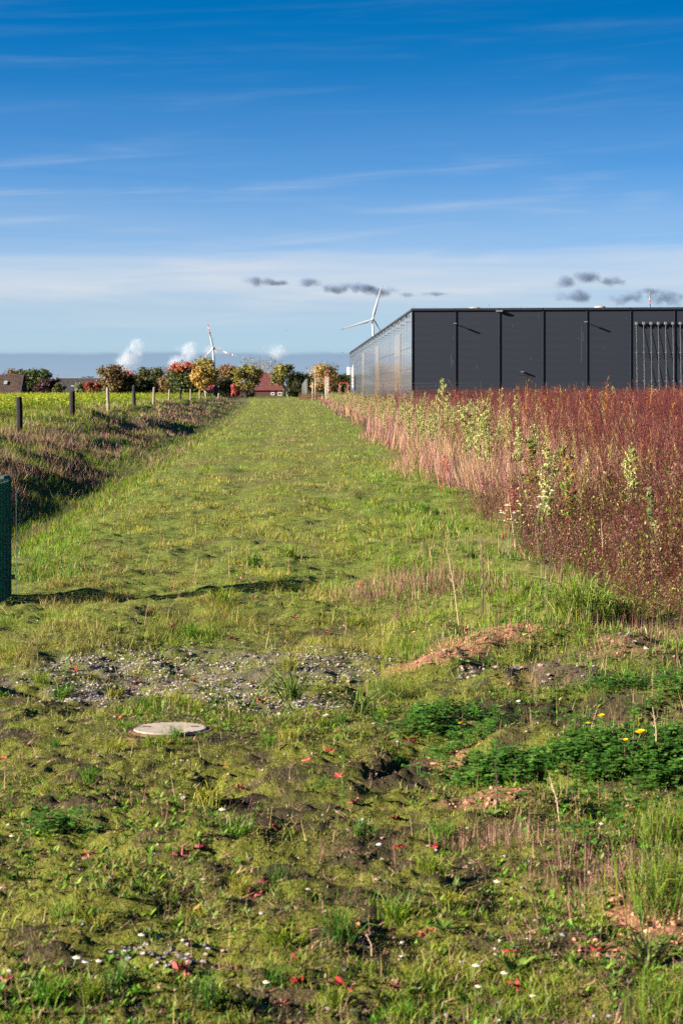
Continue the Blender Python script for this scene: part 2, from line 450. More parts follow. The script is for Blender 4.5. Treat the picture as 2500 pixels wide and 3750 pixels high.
mesh_np('ground', np.vstack([V, [[0, 0, 0]]]), tri, M_GROUND, np.vstack([gc, gc[:1]]), kind='structure')

# ================================================================== warehouse
def stripe_noise_mat(name, col, rough, spec=.5):
    return pmat(name, col, rough, noise=((.25, .25, .9), .12), spec=spec)
M_PANEL = stripe_noise_mat('slate_panel', (.0130, .0158, .0232), .55, .22)
M_SIDE = pmat('sky_sheen_slate_panel', (.105, .112, .125), .09, noise=((.1, .06, .05), .12), spec=1.0)  # front slate again, base colour raised to paint in the sky sheen
M_TRIM = pmat('dark_trim', (.016, .019, .027), .45, spec=.3)
M_PIL = pmat('pilaster_grey', (.016, .019, .027), .5, spec=.3)
M_GROOVE = pmat('joint_dark_grey', (.010, .011, .014), .7)  # dark backing in the panel joints, also used on the door
M_BEIGE = pmat('beige_panel', (.12, .095, .075), .14, spec=1.0)
M_GALV = pmat('galvanised_metal', (.105, .108, .112), .6, noise=(6.0, .25), metallic=.1)
M_WHITE = pmat('white_paint', (.5, .5, .49), .5)
M_DOME = pmat('beige_dome', (.25, .21, .18), .4)
M_ROOF = pmat('roof_sheet', (.16, .17, .18), .6)

D0 = 236.0
C0 = np.array([U(1510) * D0, D0]); SD = np.array([-.0257, 1.0]); SD /= np.linalg.norm(SD)
FD = np.array([1.0, -.012]); FD /= np.linalg.norm(FD)
SN = np.array([-SD[1], SD[0]]); FN = np.array([FD[1], -FD[0]])            # outward normals of the long side and the front
ZB, ZT = .55, 13.05
LEN = 279.0; NB = 9; BAY = 5.98
def ps(l, o, z): p = C0 + SD * l + SN * o; return np.array([p[0], p[1], z])       # point along the long side
def pf(l, o, z): p = C0 + FD * l + FN * o; return np.array([p[0], p[1], z])       # point along the front
wh = thing('warehouse', 'long dark grey panel clad warehouse rising behind the red weeds', 'warehouse', (C0[0], C0[1], 0))
WL = (C0[0], C0[1], 0)
# core behind the cladding and the roof
b = MB()
a0, a1, a2, a3 = ps(.12, -.12, 0), pf(NB*BAY, -.12, 0), pf(NB*BAY, -.12, 0) + np.append(SD, 0) * LEN, ps(LEN, -.12, 0)
pts = [a0, a1, a2, a3]
rise = .004
zt = [ZT - .05, ZT + rise * NB * BAY - .05, ZT + rise * NB * BAY - .05, ZT - .05]
b.add([(p[0], p[1], -.5) for p in pts] + [(p[0], p[1], z) for p, z in zip(pts, zt)], [(0,1,5,4),(1,2,6,5),(2,3,7,6),(3,0,4,7),(4,5,6,7)])
b.build('wall', M_GROOVE, wh, WL)
b = MB(); b.add([p + (0, 0, 0) for p in [ps(.3, -.3, ZT + .02), pf(NB*BAY - .2, -.3, ZT + rise*NB*BAY + .02), pf(NB*BAY - .2, -.3, ZT + rise*NB*BAY + .02) + np.append(SD, 0) * (LEN - .5), ps(LEN - .2, -.3, ZT + .02)]], [(0,1,2,3)])
b.build('roof', M_ROOF, wh, WL)
# front: horizontal sandwich panels, one object each
ROWS = 12; rh = (ZT - ZB - .1) / ROWS
pm = MB().box((0, 0, 0), (BAY - .20, .10, rh - .006)).build('wall_panel', M_PANEL, None).data
bpy.data.objects.remove(bpy.data.objects['wall_panel'])
fa = math.atan2(FD[1], FD[0])
for k in range(NB):
    for r in range(ROWS):
        p = pf((k + .5) * BAY, -.04 + .001 * ((k * 7 + r * 3) % 3), ZB + (r + .5) * rh) - np.array(WL)
        share('wall_panel', pm, p, wh, fa)
    # the taller strip that follows the roof fall
for k in range(NB + 1):
    b = MB()
    l = k * BAY; z1 = ZT + rise * l
    b.box(pf(l - .10, .055, (z1 - .6) / 2), (.05, .17, z1 + .6), (FD[0], FD[1], 0))
    b.box(pf(l + .03, .015, (z1 - .6) / 2), (.20, .09, z1 + .6), (FD[0], FD[1], 0))
    b.build('pilaster', M_PIL, wh, WL)
b = MB()
for k in range(NB):
    m0, m1 = pf(k * BAY - .2, .06, ZT + rise * k * BAY), pf((k + 1) * BAY, .06, ZT + rise * (k + 1) * BAY)
    b.box((m0 + m1) / 2 + (0, 0, .02), (np.linalg.norm(m1 - m0), .36, .30), m1 - m0)
b.build('parapet_cap', M_TRIM, wh, WL)
# long side: tall glossy panels between proud cover strips
sp_w = 3.82; ns = int(LEN / sp_w)
pm = MB().box((0, 0, 0), (sp_w - .06, .08, ZT - ZB)).build('side_panel', M_SIDE).data
bpy.data.objects.remove(bpy.data.objects['side_panel'])
st = MB().box((0, 0, 0), (.09, .05, ZT - ZB)).build('cover_strip', M_TRIM).data
bpy.data.objects.remove(bpy.data.objects['cover_strip'])
sa = math.atan2(SD[1], SD[0])
for k in range(ns):
    share('side_panel', pm, ps((k + .5) * sp_w, -.05, (ZT + ZB) / 2) - np.array(WL), wh, sa)
    share('cover_strip', st, ps((k + 1) * sp_w, -.005, (ZT + ZB) / 2) - np.array(WL), wh, sa)
b = MB(); b.box(ps(LEN / 2, .04, ZT), (LEN + .2, .30, .24), (SD[0], SD[1], 0)); b.build('roof_edge', M_TRIM, wh, WL)
b = MB()
for z in (ZB + 1.9, ZB + 4.4, ZB + 7.4): b.box(ps(LEN / 2, -.005, z), (LEN, .02, .05), (SD[0], SD[1], 0))
b.build('panel_joint', M_GROOVE, wh, WL)
for l0, wd, z1 in ((28, 14.5, 10.7), (98, 14.5, 10.7), (168, 14.5, 10.7), (244, 14.5, 8.0)):
    for k in range(4):
        b = MB(); w = wd / 4
        for z0_, z1_ in ((ZB, 3.6), (3.66, 7.1), (7.16, z1)):
            if z1_ > z0_: b.box(ps(l0 + (k + .5) * w, .00, (z0_ + min(z1_, z1)) / 2), (w - .3, .10, min(z1_, z1) - z0_), (SD[0], SD[1], 0))
        b.build('beige_wall_strip', M_BEIGE, wh, WL, label='beige cladding strip on the long side')
for k in range(23):
    l = 6.5 + 12 * k
    b = MB(); b.box(ps(l, .22, 11.6), (.10, .50, .07), (SD[0], SD[1], 0)); b.box(ps(l, .44, 11.56), (.35, .16, .08), (SD[0], SD[1], 0)); b.build('wall_light', M_TRIM, wh, WL)
    l = 11 + 12 * k
    b = MB(); b.box(ps(l, .20, ZT - .42), (.25, .28, .5), (SD[0], SD[1], 0)); b.tube([ps(l, .28, ZT - .7), ps(l, .10, ZT - .1)], [.2, .05], 6); b.build('gutter_outlet', M_TRIM, wh, WL)
# flat white lettering and blue mark near the far end of the long side
M_SIGNW = pmat('white_lettering', (.6, .6, .62), .4); M_SIGNB = pmat('blue_lettering', (.04, .10, .5), .4)
def letter(b, l0, z0, w, h, strokes):
    for (xa, ya), (xb, yb), tk in strokes:
        m0 = ps(l0 - xa * w, .06, z0 + ya * h); m1 = ps(l0 - xb * w, .06, z0 + yb * h)
        v = m1 - m0; L = np.linalg.norm(v)
        b.box((m0 + m1) / 2, (L + tk * h, .05, tk * h), v / L, np.cross(v / L, (SN[0], SN[1], 0)))
b = MB(); l0 = 258
letter(b, l0, 6.6, 9, 2.2, [((0, 0), (.7, 1), .22), ((.7, 1), (.7, .4), .22)])
letter(b, l0, 4.9, 10, 1.9, [((0, 0), (0, 1), .25), ((0, 1), (.8, 1), .2), ((0, .5), (.7, .5), .2), ((.8, 1), (.8, .5), .22)])
letter(b, l0, 2.9, 11, 2.0, [((0, 0), (0, 1), .25), ((0, 1), (.8, 1), .2), ((0, 0), (.8, 0), .2), ((.8, 0), (.8, 1), .22), ((0, .5), (.8, .5), .18)])
b.build('lettering', M_SIGNW, wh, WL)
b = MB(); letter(b, l0, 1.9, 10, .7, [((0, .5), (.9, .5), .8)]); b.build('emblem', M_SIGNB, wh, WL)
b = MB(); b.box(ps(LEN - .3, .55, 7.6), (.5, .9, 2.3), (SD[0], SD[1], 0)); b.build('corner_sign', M_WHITE, wh, WL)
# things on the front
def px_front(x): return (x - 1510) / F * D0
def arm_lamp(name, px, z, L, par, big=False):
    l = px_front(px); b = MB()
    if big: b.box(pf(l, .35, z), (.85, .55, .22), (FD[0], FD[1], 0)); b.box(pf(l + .1, .12, z + .02), (.12, .3, .12), (FD[0], FD[1], 0))
    else:
        b.tube([pf(l, -.02, z), pf(l, L, z + .04)], .055, 6); b.box(pf(l, L - .14, z + .02), (.34, .52, .13), (FD[0], FD[1], 0))
    b.build(name, M_GALV, par, WL)
arm_lamp('arm_light', 1664, 12.85 - 1.75, 1.15, wh); arm_lamp('arm_light', 2140, 12.93 - 1.62, 1.15, wh)
arm_lamp('flood_light', 1826, 12.85, .4, wh, True); arm_lamp('door_light', 1911, 4.50, .5, wh)
b = MB(); dl = px_front(1910)
for o in (-.68, .68): b.box(pf(dl + o, .0, 2.05), (.10, .10, 4.0), (FD[0], FD[1], 0))
b.box(pf(dl, .0, 4.10), (1.46, .10, .10), (FD[0], FD[1], 0)); b.build('door_frame', M_TRIM, wh, WL)
b = MB(); b.box(pf(dl, .015, 2.1), (1.28, .06, 3.8), (FD[0], FD[1], 0)); b.build('door', M_GROOVE, wh, WL)
M_STAIN = pmat('pale_run', (.055, .058, .066), .8)
for x, y0, y1, w in ((1651, 1295, 1346, .05), (1657, 1318, 1335, .07), (1659, 1232, 1240, .05), (1876, 1187, 1197, .05), (2127, 1193, 1325, .05), (2133, 1218, 1250, .04), (2116, 1233, 1246, .05), (1744, 1335, 1350, .05), (1941, 1310, 1320, .05), (1970, 1145, 1165, .04), (2210, 1273, 1277, .08), (1970, 1315, 1322, .04), (2291, 1163, 1167, .07)):
    l = px_front(x); z0_, z1_ = H + (YH - y1) / F * D0, H + (YH - y0) / F * D0
    b = MB(); b.box(pf(l, .0215, (z0_ + z1_) / 2), (w, .004, z1_ - z0_), (FD[0], FD[1], 0)); b.build('streak', M_STAIN, wh, WL)
# seven thin standpipes on brackets leaning away from the wall
for k in range(8):
    px = 2324.5 + 26.6 * k
    l = px_front(px); zt_ = H + (YH - 1188) / F * D0; b = MB()
    r0, r1 = .42, 1.35
    n = 24
    b.tube([pf(l, r0, zt_), pf(l, r1, .4)], .022, 6)
    b.build('standpipe', M_GALV, wh, WL)
    b = MB(); b.box(pf(l, r0 - .05, zt_ + .12), (.28, .34, .36), (FD[0], FD[1], 0))
    b.tube([pf(l, 0, zt_), pf(l, r0, zt_)], .05, 6); b.build('pipe_head', M_GALV, wh, WL)
    for q in (.362, .732):
        o = r0 + (r1 - r0) * q; z = zt_ + (.4 - zt_) * q
        b = MB(); b.tube([pf(l, 0, z), pf(l, o + .06, z)], .030, 6); b.box(pf(l, o + .07, z), (.13, .08, .13), (FD[0], FD[1], 0)); b.build('pipe_bracket', M_GALV, wh, WL)
# roof: two shallow domes and lightning rods
def dome(x, yb, wpx, hpx):
    l = px_front(x); w = wpx / F * D0; b = MB(); V = []; n, m = 20, 5
    c = pf(l, -7, H + (YH - yb) / F * (D0 + 7))
    for j in range(m + 1):
        t = j / m * math.pi / 2
        for k in range(n):
            a = 2 * math.pi * k / n; V.append(c + np.array([math.cos(a) * math.cos(t) * w / 2, math.sin(a) * math.cos(t) * w / 2, math.sin(t) * hpx / F * D0]))
    b.add(V, [(j*n+k, j*n+(k+1) % n, (j+1)*n+(k+1) % n, (j+1)*n+k) for j in range(m) for k in range(n)])
    b.build('roof_dome', M_DOME, wh, WL, smooth=True)
dome(1748, 1132, 52, 9); dome(2219, 1128, 46, 9)
for x, y1 in ((1792, 1113), (2259, 1098), (2482, 1102), (1907, 1120), (1515, 1118), (1594, 1122)):
    b = MB(); l = px_front(x); b.tube([pf(l, -1, ZT), pf(l, -1, H + (YH - y1) / F * D0)], .035, 5); b.build('lightning_rod', M_GALV, wh, WL)

# thin dark wire fence in front of the warehouse
M_FPOST = pmat('dark_fence_metal', (.03, .035, .035), .5)
fl = thing('wire_fence', 'thin dark wire fence standing among weeds in front of the warehouse', 'fence', (U(1250) * 200, 200, .8))
FL = np.array([0, 200, .8])
prev = None
seq = [(1332, 330), (1402, 262), (1456, 232), (1608, 214), (1760, 212), (1890, 212), (2000, 211), (2110, 211), (2233, 210), (2372, 210), (2500, 209)]
for x, d in seq:
    p = np.array([U(x) * d, d, .5]); b = MB(); b.box(p + (0, 0, 1.25), (.07, .07, 2.5)); b.build('fence_post', M_FPOST, fl, FL)
    if prev is not None:
        b = MB()
        for z in (.5, 1.0, 1.5, 2.0, 2.4): b.tube([prev + (0, 0, z), p + (0, 0, z)], .010, 4, False)
        b.build('wire', M_FPOST, fl, FL)
    prev = p

# ================================================================== houses beyond the field
def corrugated(b, p0, p1, q0, q1, n, amp, th=.06):
    """ribbed roof sheet: eave p0->p1, ridge q0->q1; n waves, thickness th"""
    p0, p1, q0, q1 = map(np.array, (p0, p1, q0, q1)); V = []
    nrm = np.cross(p1 - p0, q0 - p0); nrm /= np.linalg.norm(nrm)
    N = n * 2
    for i in range(N + 1):
        t = i / N; o = nrm * (amp if i % 2 else -amp)
        V += [p0 + (p1 - p0) * t + o, q0 + (q1 - q0) * t + o, p0 + (p1 - p0) * t + o - nrm * th, q0 + (q1 - q0) * t + o - nrm * th]
    Fs = []
    for i in range(N):
        a, c = i * 4, (i + 1) * 4
        Fs += [(a, c, c+1, a+1), (a+2, a+3, c+3, c+2), (a, a+2, c+2, c), (a+1, c+1, c+3, a+3)]
    Fs += [(0, 1, 3, 2), (N*4, N*4+2, N*4+3, N*4+1)]
    b.add(V, Fs)
def tiled(b, p0, p1, q0, q1, rows, step=.05):
    """stepped tile courses up the slope"""
    p0, p1, q0, q1 = map(np.array, (p0, p1, q0, q1)); nrm = np.cross(p1 - p0, q0 - p0); nrm /= np.linalg.norm(nrm)
    for r in range(rows):
        a, c = r / rows, (r + 1) / rows
        A0, A1 = p0 + (q0 - p0) * a, p1 + (q1 - p1) * a; B0, B1 = p0 + (q0 - p0) * c, p1 + (q1 - p1) * c
        b.add([A0 + nrm*step, A1 + nrm*step, B1, B0, A0 - nrm*.05, A1 - nrm*.05], [(0,1,2,3), (4,5,1,0)])
M_BROWNROOF = pmat('brown_roof', (.052, .030, .025), .8, noise=((.6, .6, .25), .3))
M_DARKROOF = pmat('dark_roof', (.032, .028, .031), .75, noise=((.5, .5, .3), .3))
M_REDTILE = pmat('red_tile', (.085, .023, .023), .8, noise=(1.6, .4))
M_REDSHEET = pmat('red_sheet', (.30, .045, .045), .6, noise=(.6, .15))
M_BRICK = pmat('dark_brick', (.055, .025, .020), .9, noise=(2.5, .3))
M_GLASS = pmat('dark_glass', (.02, .022, .03), .1, spec=.8)
M_PALE = pmat('pale_glass', (.14, .17, .16), .3)
M_GREYROOF = pmat('grey_sheet', (.22, .21, .21), .7)

d = 425.
hb = thing('barn', 'brown ribbed roof barn at the left edge of the mustard field', 'barn', at(30, 1445, d)); HL = at(30, 1445, d)
z0, z1 = at(0, 1441, d)[2], at(0, 1372, d + 4)[2]
xl_, xr_ = U(-160) * d, U(78) * d
b = MB(); corrugated(b, (xl_, d, z0), (xr_, d, z0), (xl_, d + 4.5, z1), (xr_, d + 4.5, z1), 62, .055); b.build('roof', M_BROWNROOF, hb, HL)
b = MB(); b.box(((xl_ + xr_) / 2, d + 4.5, (z0 - 2.5) / 2 - .1), (xr_ - xl_ - .5, 8.2, z0 + 2.0)); b.add([(xr_ - .25, d + .2, z0 - .2), (xr_ - .25, d + 8.8, z0 - .2), (xr_ - .25, d + 4.5, z1 - .15), (xr_ - .45, d + .2, z0 - .2), (xr_ - .45, d + 8.8, z0 - .2), (xr_ - .45, d + 4.5, z1 - .15)], [(0,1,2), (5,4,3), (0,2,5,3), (1,4,5,2)]); b.build('wall', M_BRICK, hb, HL)
b = MB(); corrugated(b, (xl_, d + 9, z0), (xr_, d + 9, z0), (xl_, d + 4.5, z1 + .02), (xr_, d + 4.5, z1 + .02), 30, .05); b.build('rear_roof', M_BROWNROOF, hb, HL)
p = at(22, 1401, d + 2.3); b = MB(); b.box(p + (0, -.12, 0), (.85, .12, 1.2), None, (0, 4.5, z1 - z0)); b.build('skylight', M_PALE, hb, HL)

d = 455.
hb = thing('farm_shed', 'low dark ribbed roof shed between the purple tree and the orange tree', 'shed', at(285, 1442, d)); HL = at(285, 1442, d)
z0, z1 = at(0, 1444, d)[2], at(0, 1385, d + 5)[2]
xl_, xr_ = U(190) * d, U(420) * d
b = MB(); corrugated(b, (xl_, d, z0), (xr_, d, z0), (xl_, d + 5, z1), (xr_, d + 5, z1), 50, .06); b.build('roof', M_DARKROOF, hb, HL)
b = MB(); corrugated(b, (xl_, d + 10, z0), (xr_, d + 10, z0), (xl_, d + 5, z1 + .02), (xr_, d + 5, z1 + .02), 24, .06); b.build('rear_roof', M_DARKROOF, hb, HL)
b = MB(); b.box(((xl_ + xr_) / 2, d + 5, z0 - 1.3), (xr_ - xl_ - .6, 9.2, 2.5)); b.build('wall', M_BRICK, hb, HL)
b = MB(); b.box(((xl_ + xr_) / 2, d + 5, z1 + .06), (xr_ - xl_, .4, .12)); b.build('ridge_cap', M_GREYROOF, hb, HL)
p = at(267, 1414, d + 2.4); b = MB(); b.box(p + (0, -.15, 0), (.95, .12, .6), None, (0, 5, z1 - z0)); b.build('skylight', M_PALE, hb, HL)
b = MB(); pa, pb = at(78, 1440, 432), at(133, 1440, 432); zt_ = at(0, 1432.5, 432)[2]
b.box(((pa[0] + pb[0]) / 2, 432, zt_ / 2 - .4), (pb[0] - pa[0], .3, zt_ + .8))
lw = thing('garden_wall', 'low dark wall with a reddish coping right of the brown barn', 'wall', (pa[0], 432, 0)); b.build('wall_body', M_BRICK, lw, (pa[0], 432, 0))
b = MB(); b.box(((pa[0] + pb[0]) / 2, 432, zt_ + .06), (pb[0] - pa[0] + .2, .45, .12)); b.build('coping', M_REDTILE, lw, (pa[0], 432, 0))

# red roofed farmhouse at the end of the track
d = 520.
HL = at(990, 1448, d); hb = thing('farmhouse', 'red tiled farmhouse with white framed windows at the end of the grass track', 'house', HL)
ze, zr = at(0, 1430, d)[2], at(0, 1365, d + 5.5)[2]
xa, xb = U(918) * d, U(1046) * d; ra, rb = U(918) * d, U(1012) * (d + 5.5)
b = MB(); tiled(b, (xa, d, ze), (xb, d, ze), (ra, d + 5.5, zr), (rb, d + 5.5, zr), 15, .07); b.build('roof', M_REDTILE, hb, HL)
b = MB(); tiled(b, (xb, d, ze), (xb, d + 11, ze), (rb, d + 5.5, zr), (rb, d + 5.6, zr), 15, .07); tiled(b, (xb, d + 11, ze), (xa, d + 11, ze), (rb, d + 5.5, zr), (ra, d + 5.5, zr), 12, .06); b.build('hip_roof', M_REDTILE, hb, HL)
b = MB(); zw = at(0, 1416, d + 1)[2]; xw = U(868) * d
tiled(b, (xw, d + .5, ze + .1), (xa + .3, d + .5, ze + .1), (xw, d + 3, zw + 1.0), (xa + .3, d + 3, zw + 1.0), 8, .06); b.build('wing_roof', M_REDTILE, hb, HL)
b = MB(); b.box(((xa + xb) / 2, d + 5.5, (ze - 1.2) / 2), (xb - xa - .6, 10.2, ze + 1.1)); b.add([(xa + .3, d + .5, ze - .1), (xa + .3, d + 10.5, ze - .1), (xa + .3, d + 5.5, zr - .1), (xa + .6, d + .5, ze - .1), (xa + .6, d + 10.5, ze - .1), (xa + .6, d + 5.5, zr - .1)], [(2,1,0), (3,4,5), (0,3,5,2), (1,2,5,4)]); b.box(((xw + xa) / 2, d + 3.2, (ze - 1.2) / 2), (xa - xw - .4, 4.6, ze + 1.0)); b.build('wall', M_BRICK, hb, HL)
M_WF = M_WHITE
def window(x0, x1, y0, y1, dd):
    pa, pb = at(x0, y0, dd), at(x1, y1, dd); w = pb[0] - pa[0]; h = pa[2] - pb[2]; c = (pa + pb) / 2; t = .16
    b = MB()
    for sx in (-1, 1): b.box(c + (sx * (w / 2 - t / 2), 0, 0), (t, .12, h))
    for sz in (-1, 1): b.box(c + (0, 0, sz * (h / 2 - t / 2)), (w - 2 * t, .12, t))
    b.box(c, (.06, .08, h - 2 * t))
    fr = b.build('window', M_WF, hb, HL)
    b = MB(); b.box(c + (0, .04, 0), (w - 2 * t, .03, h - 2 * t)); b.build('pane', M_GLASS, fr, HL)
window(1017, 1032, 1436, 1448.5, d + .33); window(992, 1005, 1437, 1447, d + .33)
c = at(946, 1408.5, d + 2.0); b = MB(); b.box(c + (0, -.15, 0), (1.0, .2, 1.15), None, (0, 5.5, zr - ze)); f_ = b.build('dormer', M_GREYROOF, hb, HL)
b = MB(); b.box(c + (0, -.27, .02), (.78, .06, .92), None, (0, 5.5, zr - ze)); b.build('pane', M_GLASS, f_, HL)
b = MB(); b.box((ra + 3, d + 5.5, zr + .2), (.9, .7, 1.2)); b.build('chimney', M_BRICK, hb, HL)

# red roofed open shed left of it
d = 440.; HL = at(750, 1450, d); hb = thing('open_shed', 'small shed with bright red sloping roof below the yellow tree', 'shed', HL)
P = lambda x, y, dd=d: at(x, y, dd)
b = MB(); V = [P(734, 1437), P(775, 1436, d - .2), P(787, 1408.5, d + 3), P(768, 1409, d + 3)]
b.add(V + [v - (0, 0, .12) for v in V], [(0,1,2,3), (7,6,5,4), (0,4,5,1), (1,5,6,2), (2,6,7,3), (3,7,4,0)])
b.build('roof', M_REDSHEET, hb, HL)
b = MB(); V = [P(709, 1451, d - 1), P(734, 1437.5), P(752, 1437, d + .1), P(722, 1451, d - 1.2)]; b.add(V + [v - (0, 0, .12) for v in V], [(0,3,2,1), (4,5,6,7), (0,4,7,3), (1,2,6,5), (3,7,6,2), (0,1,5,4)]); b.build('lean_to_roof', M_GREYROOF, hb, HL)
b = MB(); V = [P(726, 1452, d + .6), P(800, 1452, d + .6), P(800, 1420, d + 3.2), P(787, 1410, d + 3.2), P(745, 1436, d + .6)]
b.add(V + [v + (0, 1.5, 0) for v in V], [(0,1,2,3,4), (9,8,7,6,5), (0,5,6,1), (1,6,7,2), (2,7,8,3), (3,8,9,4), (4,9,5,0)]); b.build('wall', M_BRICK, hb, HL)
M_POLE = pmat('pale_wood', (.30, .26, .21), .9, noise=((8, 8, 1.5), .4))
for (xa, ya, xb, yb, lab) in ((771, 1406, 771, 1455, 'upright pale pole standing in front of the red roofed shed'), (777, 1408, 786, 1455, 'leaning pale pole in front of the red roofed shed')):
    pa, pb = at(xa, ya, 430), at(xb, yb + 4, 430)
    t_ = thing('pole', lab, 'pole', pb); MB().tube([pb, pa], [.13, .10], 7).build('pole_shaft', M_POLE, t_, pb)

# red metal frame beside the far end of the warehouse
M_RED = pmat('red_paint', (.30, .03, .03), .5)
pa = at(1243, 1420, 400); t_ = thing('goal_frame', 'red metal goal frame left of the warehouse far end', 'goal frame', pa)
b = MB(); pts = [at(1243, 1440, 400), at(1243.5, 1403, 400), at(1273, 1403, 400), at(1274, 1440, 400)]
b.tube(pts[:2], .11, 6); b.build('upright', M_RED, t_, pa); b = MB(); b.tube(pts[2:], .11, 6); b.build('upright', M_RED, t_, pa); b = MB(); b.tube(pts[1:3], .11, 6); b.build('crossbar', M_RED, t_, pa)
# grey slatted screen that curves away from the track
pa = at(1124, 1440, 400); t_ = thing('slatted_screen', 'grey upright slat screen curving away beside the track end', 'screen', pa)
M_SLAT = pmat('weathered_slat', (.050, .052, .050), .85, noise=(3.0, .25))
cx = [(1124, 1387, 400), (1120, 1388, 412), (1115, 1394, 430), (1110, 1401, 452), (1105, 1409, 480), (1100, 1418, 515), (1095.5, 1428, 560)]
for i in range(len(cx) - 1):
    for k in range(4):
        t = (k + .5) / 4; x, y, dd = [cx[i][j] + (cx[i+1][j] - cx[i][j]) * t for j in range(3)]
        x2, y2, d2 = [cx[i][j] + (cx[i+1][j] - cx[i][j]) * (t + .22) for j in range(3)]
        p, q_ = at(x, y, dd), at(x2, y2, d2); v = q_ - p; v[2] = 0; L = np.linalg.norm(v)
        b = MB(); b.box((p[0], p[1], p[2] / 2 - .3), (L * .9, .05, p[2] + .6), v); b.build('slat', M_SLAT, t_, pa)
b = MB(); p = at(1125.5, 1386, 399); b.box((p[0], p[1], p[2] / 2 - .2), (.16, .16, p[2] + .4)); b.build('end_post', M_FPOST, t_, pa)

# ================================================================== wind turbines
M_TURB = pmat('turbine_white', (.22, .23, .25), .5); M_TRED = pmat('turbine_red', (.62, .06, .05), .5)
def turbine(label, hub, tips, d, rootw, towx, towy, red, nose=0):
    hp = at(hub[0], hub[1], d); m = d / F
    t_ = thing('wind_turbine', label, 'wind turbine', (hp[0], hp[1], 0)); L = (hp[0], hp[1], 0)
    tp = at(towx, towy, d + 4 * m)
    v = (tp - hp - (0, 4 * m, 0)); base = hp + (0, 4 * m, 0) + v * (hp[2] / -v[2])
    b = MB(); b.tube([base, hp + (0, 4 * m, -2 * m)], [6.6 * m, 3.6 * m], 16); b.build('tower', M_TURB, t_, L, smooth=True)
    b = MB(); b.tube([hp + (0, 11 * m, 1 * m), hp + (0, 8 * m, .8 * m), hp + (0, 0, 0), hp + (0, -1.5 * m, 0)], [3 * m, 6.2 * m, 6 * m, 4 * m], 14); b.build('nacelle', M_TURB, t_, L, smooth=True)
    b = MB(); b.tube([hp + (0, -1 * m, 0), hp + (0, -4 * m, 0), hp + (0, -7 * m, 0)], [4.6 * m, 4.4 * m, .8 * m], 14); b.build('hub', M_TURB, t_, L, smooth=True)
    for (tx, ty, dep, w) in tips:
        tip = at(tx, ty, d) + (0, dep * m, 0); a0 = hp + (0, -3 * m, 0); ax = tip - a0; Lb = np.linalg.norm(ax); ax /= Lb
        side = np.cross(ax, (0, 1, 0)); side /= np.linalg.norm(side); thick = np.cross(side, ax)
        st_ = [(0, .42, .42, 0), (.06, .45, .40, 0), (.18, 1.0, .30, .10), (.4, .78, .18, .05), (.62, .58, .12, .02), (.72, .50, .10, 0), (.80, .44, .08, 0), (.90, .36, .06, 0), (1.0, .10, .02, 0)]
        rows = []
        for (f, c_, th, o) in st_:
            ctr = a0 + ax * (Lb * f); cw = c_ * w * m; tw = th * w * m
            rows.append([ctr + side * (cw * (.5 * math.cos(a)) + o * w * m) + thick * (tw * .5 * math.sin(a)) for a in np.linspace(0, 2 * math.pi, 9)[:-1]])
        def seg(i0, i1, nm, mt, par):
            b = MB(); n = 8; Vv = [p for r in rows[i0:i1 + 1] for p in r]; k_ = i1 - i0
            b.add(Vv, [(i*n+j, i*n+(j+1) % n, (i+1)*n+(j+1) % n, (i+1)*n+j) for i in range(k_) for j in range(n)] + [tuple(range(n)), tuple(k_*n + j for j in range(n))[::-1]])
            return b.build(nm, mt, par, L, smooth=True)
        bl = seg(0, 4 if red else 8, 'blade', M_TURB, t_)
        if red:
            seg(4, 5, 'red_band', M_TRED, bl); seg(5, 7, 'white_band', M_TURB, bl); seg(7, 8, 'red_tip', M_TRED, bl)
turbine('white wind turbine with red banded blades rising behind the yellow trees', (781, 1276), [(759.5, 1177, -2, 8), (863, 1303, -2, 8), (742, 1312, 40, 8)], 2300., 8, 785, 1400, True)
turbine('plain white wind turbine just left of the warehouse roof', (1364, 1170), [(1397.5, 1044, -4, 11), (1249, 1207, -6, 10), (1396, 1217, 10, 9)], 2100., 9, 1367, 1240, False)
turbine('wind turbine mostly hidden behind the warehouse, only a red banded blade tip showing', (2379, 1190), [(2376, 1064, -3, 9), (2470, 1235, 0, 9), (2290, 1240, 0, 9)], 2300., 8, 2380, 1300, True)

# ================================================================== green fence panel at the left edge of the track
M_GWIRE = pmat('green_wire', (.05, .085, .08), .8, spec=.1); M_GSTRIP = pmat('green_privacy_strip', (.006, .058, .040), .9, noise=((3, 3, 9), .4), spec=.05); M_GPOST = pmat('dark_green_post', (.006, .022, .018), .5)
e0 = np.array([-3.39, 17.7]); vd = np.array([-.023, -1.0]); vd /= np.linalg.norm(vd); nrm = np.array([1., -.023])
zg = gz1(*e0) - .02
t_ = thing('mesh_fence', 'green wire mesh fence panel with privacy strips at the left frame edge', 'fence', (e0[0], e0[1], zg)); L = (e0[0], e0[1], zg)
pe = lambda l, o, z: np.array([*(e0 + vd * l + nrm * o), zg + z])
PL = .62
for k in range(12):
    l = .04 + k * .05
    b = MB(); b.box(pe(l, 0, .60), (.040, .006, 1.19), (vd[0], vd[1], 0)); b.build('privacy_strip', M_GSTRIP, t_, L)
    b = MB(); b.tube([pe(l + .025, .012, .0), pe(l + .025, .012, 1.22)], .0028, 4, False); b.build('upright_wire', M_GSTRIP if k % 3 else M_GWIRE, t_, L)
for k in range(7):
    b = MB(); z = .02 + k * .2
    for o in (.020, -.016): b.tube([pe(-.03, o, z), pe(PL, o, z)], .004, 5)
    b.build('cross_wire', M_GWIRE, t_, L)
